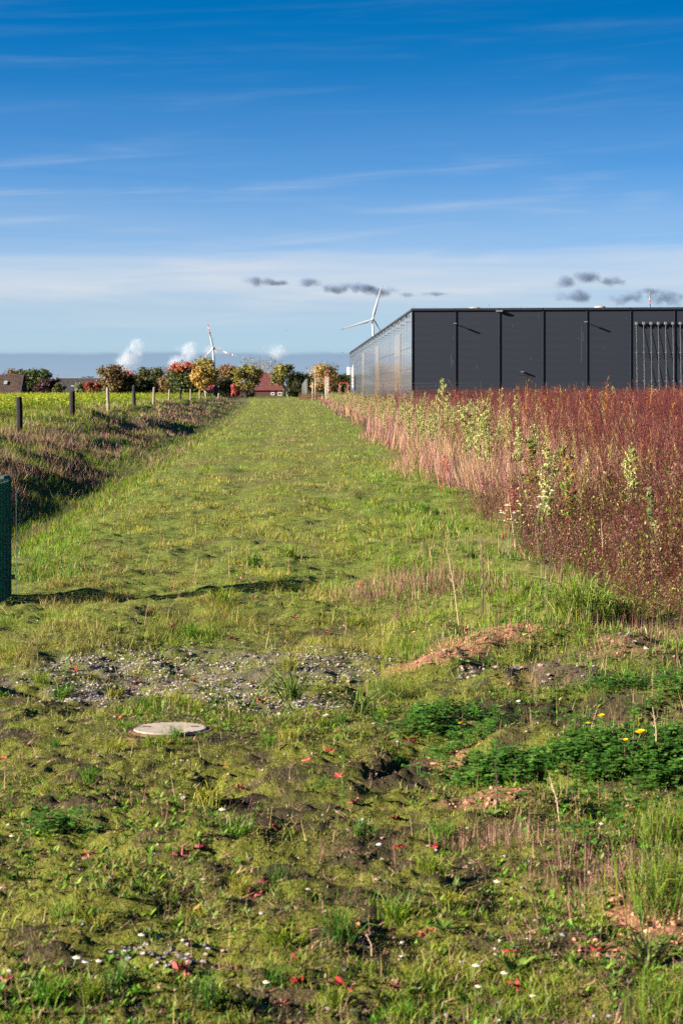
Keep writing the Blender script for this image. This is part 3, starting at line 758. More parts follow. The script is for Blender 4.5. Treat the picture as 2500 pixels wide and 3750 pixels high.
b = MB(); b.box(pe(.0, -.035, .60), (.04, .055, 1.26), (vd[0], vd[1], 0)); b.box(pe(.0, .02, .2), (.03, .02, .05)); b.box(pe(.0, .02, .78), (.03, .02, .05)); b.build('end_post', M_GPOST, t_, L)
b = MB(); b.box(pe(.10, -.05, 1.235), (.26, .04, .03), (vd[0], vd[1], 0)); b.build('top_rail', M_GWIRE, t_, L)
b = MB(); b.box(pe(PL, -.035, .60), (.04, .06, 1.26), (vd[0], vd[1], 0)); b.build('end_post', M_GPOST, t_, L)
b = MB(); b.tube([pe(-.10, .03, -.02), pe(-.085, .03, 1.12)], .003, 5); b.build('loose_wire', M_GWIRE, t_, L)

# wooden posts along the mustard field
M_POSTD = pmat('dark_weathered_post', (.012, .010, .009), .95, noise=((9, 9, 1.2), .5), bump=(14, .02))
M_POSTP = pmat('pale_weathered_post', (.17, .14, .11), .95, noise=((9, 9, 1.2), .45), bump=(14, .02))
post_px = [(70, 63, 1453, 24, 0), (262, 80, 1432, 22, 0), (397, 97, 1419, 12, 1), (493, 116, 1410, 13, 0), (563, 135, 1418, 9, 1), (620, 155, 1426, 8, 1), (661, 174, 1428, 7, 0), (698, 197, 1424, 6, 1), (732, 221, 1428, 6, 1), (755, 241, 1432, 5, 1), (801, 290, 1446, 6, 1)]
wire_pts = []
lab = ['thick dark fence post nearest the camera at the left edge', 'dark crooked fence post second from the left', 'slim pale sunlit fence post third from the left', 'dark squared fence post fourth from the left', 'pale narrow fence post below the green round tree', 'pale stubby fence post below the red topped tree', 'dark leaning post under the red topped tree', 'pale post left of the red roofed shed', 'pale thin post before the red shed lean-to', 'small pale post right of the red shed', 'short squat pale post farthest along the field edge']
for i, (x, d, yt, w, pale) in enumerate(post_px):
    X = U(x) * d; g = gz1(X, d); top = H + (YH - yt) / F * d; r = w / F * d / 2
    t_ = thing('fence_post', lab[i], 'fence post', (X, d, g), 'posts along the mustard field')
    hgt = max(top - g, .9); b = MB(); lean = [0, -.04, .01, .02, -.02, 0, .03, -.01, 0, .01, 0][i] * hgt
    pts = [(X - lean * q + .02 * math.sin(3 * q + i), d, g - .3 + (hgt + .3) * q) for q in (0, .3, .55, .8, .97, 1.0)]
    b.tube(pts, [r * 1.08, r * 1.04, r * .97, r * 1.02, r * .95, r * .75], 9); b.build('post', M_POSTP if pale else M_POSTD, t_, (X, d, g), smooth=False)
    wire_pts.append((X, d, g, hgt, r))

# ================================================================== birds
M_BIRD = pmat('black_feathers', (.012, .012, .015), .7)
birds = [(1050, 1211, 6, 300, 'bird gliding alone right of the red banded turbine'), (780, 1239.5, 7, 320, 'bird just right of the turbine top blade'), (1255, 1291, 9, 260, 'black bird flapping left of the warehouse far roof corner'), (1244, 1307, 6, 260, 'small bird left of the warehouse, under another bird'), (1239.5, 1338, 8, 260, 'lowest bird left of the warehouse, above the trees'), (1288, 1287, 8, 260, 'bird with raised wings right at the warehouse roof end'), (214, 1374.5, 7, 300, 'bird above the dark shed roof at the left'), (245, 1377, 5, 330, 'tiny faint bird right of another above the shed roof'), (2058, 1072, 4, 600, 'tiny bird high above the warehouse roof')]
for i, (x, y, w, d, lb) in enumerate(birds):
    c = at(x, y, d); s = w / F * d
    t_ = thing('bird', lb, 'bird', c, 'black birds in flight')
    b = MB(); b.tube([c + (-.30 * s, 0, -.02 * s), c + (-.16 * s, 0, 0), c + (.08 * s, 0, .01 * s), c + (.22 * s, 0, .03 * s), c + (.34 * s, 0, .02 * s)], [.015 * s, .06 * s, .08 * s, .05 * s, .008 * s], 8); b.build('bird_body', M_BIRD, t_, c, smooth=True)
    ph = (.35, .2, .1, -.15, .25, .5, -.3, .2, .1)[i]
    for sg in (-1, 1):
        b = MB(); tipp = c + np.array([sg * .12 * s, sg * .55 * s, ph * s * .5]); mid = c + np.array([0, sg * .28 * s, ph * s * .4])
        tipp = c + np.array([sg * .52 * s * .9, sg * .25 * s, ph * s * .55]); mid = c + np.array([sg * .24 * s, sg * .1 * s, ph * s * .6])
        V = [c + (-.10 * s, 0, .03 * s), c + (.12 * s, 0, .03 * s), mid + (.10 * s, 0, 0), mid + (-.10 * s, 0, -.03 * s), tipp]
        V2 = [v - (0, 0, .02 * s) for v in V]
        b.add(V + V2, [(0,1,2,3), (3,2,4), (5,8,7,6), (8,9,7), (0,5,6,1), (1,6,7,2), (2,7,9,4), (4,9,8,3), (3,8,5,0)])
        b.build('wing', M_BIRD, t_, c)

# ================================================================== trees
M_BARK = pmat('bark', (.075, .058, .045), .95, noise=((4, 4, 1), .4)); M_PBARK = pmat('pale_bark', (.24, .21, .18), .95, noise=((4, 4, 1), .35))
C = np.array
GREEN = C([.052, .070, .020]); DGREEN = C([.028, .040, .014]); OLIVE = C([.088, .084, .026]); YEL = C([.23, .175, .026]); YGRN = C([.150, .145, .026]); ORANGE = C([.24, .085, .022]); RED = C([.26, .036, .022]); BROWN = C([.115, .062, .028]); PURP = C([.042, .018, .022]); GREY = C([.15, .125, .10])
def tree(*a, **k):
    k['n'] = int((a[8] if len(a) > 8 else k.get('n', 1300)) * 1.9)
    return tree_(*a[:8], **dict(k, **({'leaf': a[9]} if len(a) > 9 else {})))
def tree_(kind, label, x0, x1, yt, yb, d, cols, n=1300, leaf=.42, trunk=True, topcol=None, topk=.5, sidecol=None, sparse=1.0, crown_lo=.18, bark=None, seed=0, group=None, shape=1.0, cat='tree'):
    r = np.random.default_rng(1000 + seed)
    pl, pr = at(x0, yt, d), at(x1, yt, d); top = pl[2]; w = (pr[0] - pl[0]) * 1.24; cx = (pl[0] + pr[0]) / 2
    zb = min(at(0, yb, d)[2], top - 1.5); g = gz1(cx, d); base = min(zb, g + .3) if trunk else zb
    h = top - base
    t_ = thing(kind, label, cat, (cx, d, base), group); L = (cx, d, base)
    c0 = base + h * crown_lo; ch = top - c0
    # lumps of the crown
    m = int(np.clip(w * ch * .7, 12, 44)); bl = []
    for i in range(m):
        f = r.uniform(.06, .93); prof = math.sqrt(max(.05, 1 - (max(f - .34, 0) / .70)**2 - (max(.34 - f, 0) / (.75 if crown_lo > .1 else 1.6))**2)) ** shape
        a = r.uniform(0, 2 * math.pi); q = math.sqrt(r.uniform(.05, 1)) * .74 * prof
        br_ = r.uniform(.12, .30) * min(w, ch) * (.75 + .5 * prof); ox = math.cos(a) * q * w / 2 * 1.35; lim = max(.1, w / 2 * min(1., prof + .10) * r.uniform(.62, 1.12) - br_ * .8); ox = max(-lim, min(lim, ox)); oz = min(f * ch, ch - br_ * r.uniform(.7, 1.5))
        bl.append((cx + ox, d + math.sin(a) * q * w / 2, c0 + oz, br_))
    bl = C(bl); k = r.integers(0, m, n)
    v = r.normal(size=(n, 3)); v /= np.linalg.norm(v, axis=1)[:, None]
    rr = bl[k, 3] * np.where(r.random(n) < .12, r.uniform(1.0, 1.35, n), r.uniform(.45, 1.05, n))
    p = bl[k, :3] + v * rr[:, None] * C([1, 1, .85])
    p[:, 2] = np.minimum(p[:, 2], top + r.uniform(-.5, .25, n)); p[:, 2] = np.maximum(p[:, 2], base + .1)
    # colours drift from lump to lump, as the season does
    cw = C(cols); ci = r.integers(0, len(cw), m); lc = cw[ci]
    fz = (p[:, 2] - c0) / ch + .25 * (r.random(n) - .5) + .35 * (fbm(p[:, 0] * .6, p[:, 2] * .6, seed) - .5)
    col = lc[k] * .75 + cw[r.integers(0, len(cw), n)] * .25
    if topcol is not None:
        s_ = ss(topk - .12, topk + .12, fz)[:, None] * (r.random(n) < .85)[:, None]; col = col * (1 - s_) + C(topcol) * s_
    if sidecol is not None:
        sx, sc_ = sidecol; s_ = ss(-.12, .12, sx * ((p[:, 0] - cx) / w + .12 * (r.random(n) - .5)) - .08)[:, None]; col = col * (1 - s_) + C(sc_) * s_
    col = col * r.uniform(.82, 1.2, n)[:, None]; col = col * .85 + .15 * col.mean(1, keepdims=True) * C([.95, 1.05, .6])
    # leaf sprays: folded quads
    s = leaf * .72 * r.uniform(.5, 1.3, n) * sparse
    a = r.normal(size=(n, 3)); a /= np.linalg.norm(a, axis=1)[:, None]; bq = np.cross(a, v + .3 * r.normal(size=(n, 3))); bq /= np.linalg.norm(bq, axis=1)[:, None] + 1e-6
    a *= s[:, None]; bq *= (s * .62)[:, None]; fo = v * (s * .2)[:, None]
    Vv = np.stack([p - a, p - bq + fo, p + a, p + bq + fo], 1).reshape(-1, 3)
    o = np.arange(n)[:, None] * 4; T = np.concatenate([o + [0, 1, 2], o + [0, 2, 3]])
    mesh_np('crown', Vv, T, M_TREE, np.repeat(col, 4, 0), t_, loc=L)
    b = MB(); tr_ = max(.10, h * .022)
    mx = cx + r.uniform(-.04, .04) * w
    b.tube([(cx, d, base - .6), (mx, d, base + h * .3), (cx, d, base + h * .72)], [tr_ * 1.25, tr_ * .9, tr_ * .35], 7)
    for i in range(min(m, 12)):
        f = r.uniform(.25, .55); st = C([mx, d, base + h * f]); en = bl[i, :3]
        b.tube([st, (st + en) / 2 + (0, 0, .08 * h), en], [tr_ * .42, tr_ * .25, tr_ * .08], 5, False)
    b.build('trunk', bark or M_BARK, t_, L, smooth=True)
    return t_

tree('broad_tree', 'big round dark green tree rising behind the brown barn', 70, 182, 1345, 1446, 470, [DGREEN, GREEN, GREEN * 1.1], 2200, .5, seed=1, shape=.6)
tree('brown_tree', 'russet brown tree crown peeking over the brown barn roof', 16, 96, 1342, 1446, 490, [BROWN * .8, BROWN, OLIVE * .7], 1000, .5, seed=2)
tree('purple_tree', 'dark purple leaved small tree between barn and dark shed', 130, 212, 1382, 1450, 428, [PURP, PURP * 1.25, C([.07, .04, .03])], 1500, .38, seed=3, crown_lo=.03, shape=.5)
tree('small_conifer', 'small yellowish green bush right of the purple tree', 196, 226, 1403, 1450, 424, [OLIVE, GREEN], 500, .32, seed=4, crown_lo=.0, cat='bush')
tree('dark_shrub', 'low dark green shrub in front of the dark shed roof', 206, 250, 1412, 1450, 426, [DGREEN * .8, DGREEN], 600, .35, seed=5, crown_lo=.0, cat='shrub')
tree('grey_bush', 'grey green willow like bush left of the orange tree', 277, 326, 1398, 1450, 420, [C([.13, .125, .06]), C([.10, .105, .05])], 900, .34, seed=6, crown_lo=.0, cat='bush')
tree('orange_shrub', 'orange red shrub at the foot of the brown orange tree', 312, 372, 1396, 1450, 416, [ORANGE * .7, BROWN, OLIVE], 900, .34, topcol=RED * .75, topk=.55, seed=7, crown_lo=.0, cat='shrub')
tree('autumn_tree', 'large tree mottled brown, green and orange left of the round green tree', 366, 456, 1332, 1448, 430, [BROWN, OLIVE * .8, BROWN * 1.1, C([.13, .09, .03])], 2000, .42, seed=8, crown_lo=.02, shape=.6)
tree('red_crowned_tree', 'tree with bright orange red crown above dark green lower leaves', 424, 492, 1352, 1448, 436, [DGREEN * .8, DGREEN], 1300, .40, topcol=C([.42, .09, .025]), topk=.72, seed=9, crown_lo=.02)
tree('round_green_tree', 'rounded olive green tree left of the red topped tree', 500, 612, 1340, 1448, 445, [OLIVE * .75, GREEN * .8, OLIVE * .6], 2300, .40, seed=10, crown_lo=.04, shape=.6)
tree('brown_shrub', 'rusty brown shrub under the round green tree', 574, 642, 1371, 1432, 432, [BROWN, C([.22, .12, .05])], 900, .36, seed=11, crown_lo=.05, cat='shrub')
tree('red_topped_tree', 'tree with scarlet top and green lower half left of the yellow trees', 618, 713, 1317, 1450, 425, [GREEN, YGRN * .6, GREEN * 1.1, DGREEN], 2300, .42, topcol=C([.36, .065, .025]), topk=.66, seed=12, crown_lo=.15, shape=.6)
tree('yellow_tree', 'tall golden yellow tree in front of the red banded turbine', 702, 784, 1303, 1446, 455, [YEL, YGRN, C([.26, .18, .03])], 1900, .42, seed=13, crown_lo=.2, bark=M_BARK)
tree('young_yellow_tree', 'yellow olive tree with two slim pale trunks near the red shed', 706, 800, 1336, 1452, 400, [C([.20, .15, .03]), OLIVE * 1.1, C([.26, .15, .03])], 2100, .34, sidecol=(-1, C([.30, .17, .03])), seed=14, crown_lo=.30, bark=M_PBARK)
tree('dark_autumn_tree', 'dark tree with orange upper leaves left of the farmhouse', 795, 882, 1335, 1452, 470, [DGREEN, DGREEN * .7, C([.07, .06, .02])], 2000, .42, topcol=C([.20, .10, .03]), topk=.62, seed=15, crown_lo=.02)
tree('bare_tree', 'pale nearly leafless tree behind the red farmhouse roof', 886, 1036, 1297, 1448, 580, [GREY, GREY * .8, C([.16, .12, .085])], 1500, .30, seed=16, crown_lo=.25, bark=M_PBARK, shape=.5)
tree('yellow_green_tree', 'yellow green tree with slim trunk in front of the farmhouse', 862, 950, 1334, 1452, 440, [YGRN * .9, YEL * .8, OLIVE], 2000, .36, seed=17, crown_lo=.28, shape=.6)
tree('yellow_corner_tree', 'yellow tree covering the right corner of the farmhouse roof', 1002, 1080, 1332, 1450, 470, [YGRN, YEL * .9, OLIVE], 1800, .40, sidecol=(1, OLIVE * .8), seed=18, crown_lo=.36, shape=.6)
tree('dark_tree', 'dark green tree right of the farmhouse, half behind the yellow tree', 1056, 1112, 1356, 1452, 500, [DGREEN, OLIVE * .5, DGREEN * .8], 1500, .44, seed=19, crown_lo=.02)
tree('far_dark_tree', 'low dark tree behind the grey slatted screen', 1098, 1150, 1362, 1446, 560, [DGREEN, DGREEN * .8], 1000, .5, seed=20, crown_lo=.0)
tree('autumn_crown_tree', 'orange and yellow tree above the young tree stakes', 1144, 1232, 1324, 1440, 470, [OLIVE, YGRN * .7, C([.22, .12, .03])], 1900, .38, sidecol=(-1, C([.27, .15, .03])), seed=21, crown_lo=.15)
tree('red_twig_tree', 'thin reddish tree in front of the orange yellow tree', 1186, 1214, 1345, 1440, 440, [C([.28, .06, .03]), C([.24, .10, .04])], 320, .32, seed=22, crown_lo=.1, bark=M_PBARK)
tree('hedge_tree', 'dark olive hedge tree just left of the warehouse end', 1216, 1258, 1362, 1440, 520, [DGREEN, OLIVE * .6], 900, .46, seed=23, crown_lo=.0)
tree('hedge_tree', 'green hedge tree touching the warehouse far end', 1244, 1300, 1361, 1440, 530, [GREEN * .8, OLIVE * .7], 1000, .46, seed=24, crown_lo=.0)
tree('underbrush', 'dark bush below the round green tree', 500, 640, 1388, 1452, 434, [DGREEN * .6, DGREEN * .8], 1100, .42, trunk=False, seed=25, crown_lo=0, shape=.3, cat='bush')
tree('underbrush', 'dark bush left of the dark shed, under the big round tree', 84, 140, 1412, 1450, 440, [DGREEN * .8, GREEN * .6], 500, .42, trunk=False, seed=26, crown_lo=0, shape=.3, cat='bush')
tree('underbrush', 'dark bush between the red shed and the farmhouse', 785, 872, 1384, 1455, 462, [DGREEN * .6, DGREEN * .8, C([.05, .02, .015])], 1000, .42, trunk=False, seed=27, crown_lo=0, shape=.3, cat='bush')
tree('red_creeper', 'bright crimson creeper column left of the farmhouse', 848, 872, 1405, 1455, 438, [C([.34, .03, .04]), C([.26, .03, .04]), C([.40, .10, .09])], 900, .26, seed=28, crown_lo=0, shape=.3, cat='creeper')
tree('underbrush', 'dark bush in front of the farmhouse wing', 890, 936, 1404, 1452, 490, [DGREEN * .5, C([.03, .02, .012])], 500, .4, trunk=False, seed=29, crown_lo=0, cat='bush')
tree('underbrush', 'dark bush at the right corner of the farmhouse wall', 1050, 1104, 1390, 1455, 480, [DGREEN * .7, OLIVE * .5], 700, .4, trunk=False, seed=30, crown_lo=0, cat='bush')
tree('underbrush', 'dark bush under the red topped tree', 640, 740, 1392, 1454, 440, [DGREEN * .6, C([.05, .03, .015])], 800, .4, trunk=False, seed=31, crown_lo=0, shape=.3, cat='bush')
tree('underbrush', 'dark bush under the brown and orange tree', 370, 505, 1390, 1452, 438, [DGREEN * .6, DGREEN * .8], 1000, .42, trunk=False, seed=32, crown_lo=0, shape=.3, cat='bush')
# one long dark hedge closes the gaps between the trunks
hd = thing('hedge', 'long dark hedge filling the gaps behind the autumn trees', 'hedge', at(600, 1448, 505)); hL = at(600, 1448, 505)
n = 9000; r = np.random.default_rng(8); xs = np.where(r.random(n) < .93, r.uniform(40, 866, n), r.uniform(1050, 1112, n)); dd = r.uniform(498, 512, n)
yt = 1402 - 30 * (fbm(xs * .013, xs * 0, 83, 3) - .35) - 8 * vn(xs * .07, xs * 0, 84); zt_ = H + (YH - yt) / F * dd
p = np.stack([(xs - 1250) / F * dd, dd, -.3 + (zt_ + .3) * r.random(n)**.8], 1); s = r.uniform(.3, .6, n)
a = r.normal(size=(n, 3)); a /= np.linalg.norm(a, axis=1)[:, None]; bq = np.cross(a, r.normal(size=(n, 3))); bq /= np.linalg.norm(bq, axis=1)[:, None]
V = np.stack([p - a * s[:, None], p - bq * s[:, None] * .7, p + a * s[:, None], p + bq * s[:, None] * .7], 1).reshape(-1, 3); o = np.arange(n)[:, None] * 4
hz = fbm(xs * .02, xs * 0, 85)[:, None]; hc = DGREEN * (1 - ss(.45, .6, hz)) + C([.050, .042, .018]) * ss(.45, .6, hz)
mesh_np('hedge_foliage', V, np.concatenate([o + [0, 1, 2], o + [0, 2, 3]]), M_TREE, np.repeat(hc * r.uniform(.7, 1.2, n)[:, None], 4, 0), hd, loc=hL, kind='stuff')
# stakes beside the young trees
M_STAKE = pmat('pale_stake', (.42, .37, .32), .9)
for i, (x, yt, lb) in enumerate(((1143, 1400, 'short pale stake at the left of the young trees'), (1153, 1386, 'pale stake right of the grey slatted screen'), (1190, 1378, 'tallest pale stake under the red twig tree'), (1194.5, 1382, 'pale stake right beside the tallest one'), (1201, 1380, 'rightmost pale stake near the red twig tree'))):
    p = at(x, yt, 360); g = gz1(p[0], 360); t_ = thing('tree_stake', lb, 'stake', (p[0], 360, g), 'stakes of the young trees')
    MB().tube([(p[0], 360, g - .2), (p[0] + .1, 360, p[2])], [.085, .07], 6).build('stake', M_STAKE, t_, (p[0], 360, g))
# far off wooded horizon
n = 5000; r = np.random.default_rng(5); th = r.uniform(-.35, .30, n); dd = r.uniform(1250, 1700, n)
hh = 9 * fbm(th * 60, th * 0, 9) + 1
p = np.stack([np.sin(th) * dd, np.cos(th) * dd, r.random(n)**1.3 * hh], 1); s = r.uniform(1.2, 2.6, n)
a = r.normal(size=(n, 3)); a /= np.linalg.norm(a, axis=1)[:, None]; bq = np.cross(a, r.normal(size=(n, 3))); bq /= np.linalg.norm(bq, axis=1)[:, None]
V = np.stack([p - a * s[:, None], p - bq * s[:, None], p + a * s[:, None], p + bq * s[:, None]], 1).reshape(-1, 3); o = np.arange(n)[:, None] * 4
mesh_np('woodland', V, np.concatenate([o + [0, 1, 2], o + [0, 2, 3]]), M_TREE, np.repeat(C([.055, .06, .035]) * r.uniform(.7, 1.3, n)[:, None], 4, 0), kind='stuff')

# ================================================================== ground cover
def blades(pos, h, w, lean, c0, c1, segs=1, seed=0, az=None):
    r = np.random.default_rng(seed + 77); n = len(pos)
    a = r.uniform(0, 2 * math.pi, n) if az is None else az
    b = r.uniform(0, math.pi, n)
    lean = np.clip(lean, 0, .97)
    dx = np.stack([np.cos(a) * lean * h, np.sin(a) * lean * h, h * np.sqrt(1 - lean**2)], 1)
    wd = np.stack([np.cos(b), np.sin(b), 0 * b], 1) * (w / 2)[:, None]
    if segs == 1:
        V = np.stack([pos - wd, pos + wd, pos + dx], 1); T = np.arange(3 * n).reshape(-1, 3)
        K = np.stack([c0, c0, c1], 1)
    else:
        mid = pos + dx * C([.38, .38, .62])
        V = np.stack([pos - wd * .8, pos + wd * .8, mid + wd, mid - wd, pos + dx], 1); o = np.arange(n)[:, None] * 5
        T = np.concatenate([o + [0, 1, 2], o + [0, 2, 3], o + [3, 2, 4]])
        K = np.stack([c0, c0, (c0 + c1) / 2, (c0 + c1) / 2, c1], 1)
    return V.reshape(-1, 3), T, K.reshape(-1, 3)
def join(parts):
    Vs, Ts, Ks = [], [], []; o = 0
    for V, T, K in parts: Vs.append(V); Ts.append(T + o); Ks.append(K); o += len(V)
    return np.vstack(Vs), np.vstack(Ts), np.vstack(Ks)
def sample(n, d0, d1, dens, p=2.0, u0=-.235, u1=.235, mar=.9, seed=0):
    """n tries spread over the wedge of land between d0 and d1, kept with probability dens(X, Y)"""
    r = np.random.default_rng(seed); t = r.random(n)
    if abs(p - 1) < 1e-6: d = d0 * (d1 / d0)**t
    else: d = (d0**(1 - p) + t * (d1**(1 - p) - d0**(1 - p)))**(1 / (1 - p))
    X = (u0 * d - mar) + r.random(n) * ((u1 - u0) * d + 2 * mar)
    k = r.random(n) < dens(X, d); X = X[k]; d = d[k]
    return X, d, r
def P3(X, Y): return np.stack([X, Y, gz(X, Y)], 1)
def pal(cols, n, r, j=.25):
    cc = C(cols)[r.integers(0, len(cols), n)]; return cc * r.uniform(1 - j, 1 + j, n)[:, None]

G1 = C([.190, .212, .016]); G2 = C([.098, .172, .011]); G3 = C([.056, .145, .010]); G4 = C([.240, .208, .030]); STRAW = C([.36, .26, .12]); PINK = C([.40, .235, .215]); G5 = C([.05, .09, .015])
def tuftness(X, Y): return ss(.45, .64, .6 * fbm(X * 1.7, Y * 1.7, 101, 3) + .4 * vn(X * 5, Y * 5, 105))
def on_track(X, Y, m=.0): return (X > x_left(Y) - m) & (X < x_right(Y) + m)
bare = lambda X, Y: np.clip(1 - .88 * m_gravel(X, Y) - .95 * m_redsoil(X, Y) - .85 * m_rubble(X, Y) - .9 * m_dark(X, Y) - .6 * m_clover(X, Y), 0, 1)
mh = ground_px(624, 2671)                                             # manhole
clear_mh = lambda X, Y: np.where(((X - mh[0]) / .26)**2 + ((Y - mh[1] + .04) / .26)**2 < 1, 0, 1)

parts = []
# short turf of the track, near
X, Y, r = sample(330000, 5.0, 16, lambda X, Y: bare(X, Y) * (1 - .72 * tread_mask(X, Y)) * clear_mh(X, Y) * (.04 + .96 * tuftness(X, Y)**1.2) * (1 - .8 * ss(12, 16, Y)), 2.0, seed=1)
n = len(X); tf = tuftness(X, Y); h = (.014 + .050 * tf**2 * r.random(n)) * r.uniform(.6, 1.5, n); lush = ss(.48, .72, fbm(X * .9, Y * .9, 111))[:, None]
c1 = pal([G1, G1, G2, G4, G2, STRAW * .8], n, r) * (1 - lush) + pal([G2, G3, G3, G1], n, r) * lush
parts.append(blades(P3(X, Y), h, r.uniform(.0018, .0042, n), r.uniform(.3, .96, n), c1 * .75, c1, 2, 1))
# moss tips, torn leaves and crumbs: the fine nap of the ground
X, Y, r = sample(230000, 5.0, 16, lambda X, Y: clear_mh(X, Y) * (1 - .9 * m_gravel(X, Y)) * (1 - .7 * m_redsoil(X, Y)) * (1 - .75 * m_dark(X, Y)), 2.0, seed=21)
n = len(X); c1 = pal([C([.115, .135, .020]), C([.14, .145, .022]), C([.08, .12, .018]), C([.060, .040, .028]), C([.035, .025, .018]), C([.20, .125, .075]), C([.14, .070, .052])], n, r, .35)
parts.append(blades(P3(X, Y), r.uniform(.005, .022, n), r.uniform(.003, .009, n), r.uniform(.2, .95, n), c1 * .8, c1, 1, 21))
# short turf from the gravel to the far end
def turfd(X, Y): return bare(X, Y) * on_track(X, Y, .4) * ss(11, 15, Y) * (.12 + .88 * tuftness(X * .85, Y * .45))
X, Y, r = sample(620000, 11, 420, turfd, 1.62, u0=-.21, u1=.21, mar=.6, seed=2)
n = len(X); tf = tuftness(X * .85, Y * .45); h = (.022 + (.10 + .0006 * Y) * tf**1.6 * r.random(n)) * r.uniform(.6, 1.4, n) + .0002 * Y
lush = ss(.49, .68, fbm(X * .5, Y * .2, 112) + .22 * ss(-1.6, .3, X - x_right(Y) + 1.0) + .10 * ss(1.4, 0, X - x_left(Y)) - .05 * np.exp(-((X - (x_left(Y) + x_right(Y)) / 2) / 1.2)**2))[:, None]
rutx = np.exp(-((np.abs(X - (x_left(Y) + x_right(Y)) / 2) - .95) / .30)**2)
brown = np.clip(ss(.54, .68, fbm(X * .9, Y * .35, 115)) * .65 + .45 * rutx * ss(.40, .6, fbm(X * .8, Y * .12, 116)), 0, .85)[:, None]
c1 = pal([G1, G4, G4 * .9, G2, STRAW * .7], n, r) * (1 - lush) + pal([G2, G3 * 1.2, G1], n, r) * lush
c1 = c1 * (.45 + 1.1 * fbm(X * 1.3, Y * .5, 117, 3))[:, None]
c1 = c1 * (1 - brown) + pal([C([.20, .13, .06]), C([.16, .10, .05]), G4 * .8], n, r) * brown
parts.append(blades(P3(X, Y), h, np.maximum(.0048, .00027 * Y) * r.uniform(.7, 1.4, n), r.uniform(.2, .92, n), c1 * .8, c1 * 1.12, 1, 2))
V, T, K = join(parts); mesh_np('turf_grass', V, T, M_LEAF, K, kind='stuff')

# longer green grass beside the track, on the ditch lip and the rough ground
parts = []
def lushd(X, Y):
    s = x_left(Y) - X; t = X - x_right(Y)
    a = np.exp(-((t + .9) / 1.1)**2) * ss(.36, .60, fbm(X * .9, Y * .5, 121)) * ss(11, 15, Y)
    b = np.exp(-((s - .1) / .55)**2) * ss(.35, .55, fbm(X * .8, Y * .5, 122)) * ss(14, 17, Y)
    c = .75 * (t > -1.2) * (Y < 18) * ss(.46, .64, fbm(X * 1.5, Y * 1.5, 123)) * bare(X, Y)
    e = patch_mask(X, Y, 180, 2110, .55, .9, 0, seed=30) + patch_mask(X, Y, 560, 2590, .38, .28, 0, seed=31) * .8
    return np.clip(np.maximum.reduce([a, b, c, e * 1.0]), 0, 1) * clear_mh(X, Y)
X, Y, r = sample(215000, 5, 60, lushd, 1.75, seed=4)
n = len(X); L_ = lushd(X, Y); h = (.04 + .11 * L_ * r.random(n)) * r.uniform(.6, 1.3, n) * np.interp(Y, [5, 9, 20], [.62, .75, 1.15])
c1 = pal([G3, G3 * 1.2, G2, G2 * 1.15, G1], n, r) * (.7 + .6 * fbm(X * 1.5, Y * .9, 127, 3))[:, None]
dry = (r.random(n) < .10)[:, None]; c1 = np.where(dry, STRAW * .9, c1)
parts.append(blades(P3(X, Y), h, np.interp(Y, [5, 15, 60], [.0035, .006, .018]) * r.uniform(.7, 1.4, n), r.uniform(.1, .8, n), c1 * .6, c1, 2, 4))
V, T, K = join(parts); mesh_np('lush_grass', V, T, M_LEAF, K, kind='stuff')

# left bank and ditch: rank grass, mauve dead stems
HEATH = C([.21, .100, .098]); HEATH2 = C([.125, .056, .060]); HEATH3 = C([.29, .18, .15])
def bankd(X, Y): s = x_left(Y) - X; return (s > .1) * (X > x_fence(Y) - 9) * np.where(s < 2.6, .6, 1)
X, Y, r = sample(240000, 17, 330, bankd, 1.55, u0=-.24, u1=-.02, seed=5)
n = len(X); s = x_left(Y) - X
hp = ss(.42, .60, .6 * fbm(X * .35, Y * .12, 131) + .4 * fbm(X * 1.2, Y * .4, 132, 3) + .14 * np.exp(-((s - 4.4) / 1.6)**2) - .05)
fieldside = ss(0, 2.0, x_fence(Y) - X)
g = pal([G2, G3, OLIVE, G1, G5], n, r); hcol = pal([HEATH, HEATH2, HEATH3, HEATH, STRAW * .8], n, r)
isd = (r.random(n) < (.10 + .62 * hp) * (1 - .8 * fieldside) * np.where(s < 2.3, .45, 1))[:, None]
c1 = np.where(isd, hcol, g)
h = np.where(isd[:, 0], r.uniform(.12, .38, n), r.uniform(.08, .26, n)) * np.where(s < 2.3, .8, 1)
w = np.maximum(.006, .00026 * Y) * r.uniform(.7, 1.5, n)
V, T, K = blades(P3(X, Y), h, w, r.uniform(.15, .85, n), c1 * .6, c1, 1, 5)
mesh_np('bank_weeds', V, T, M_DRY, K, kind='stuff')

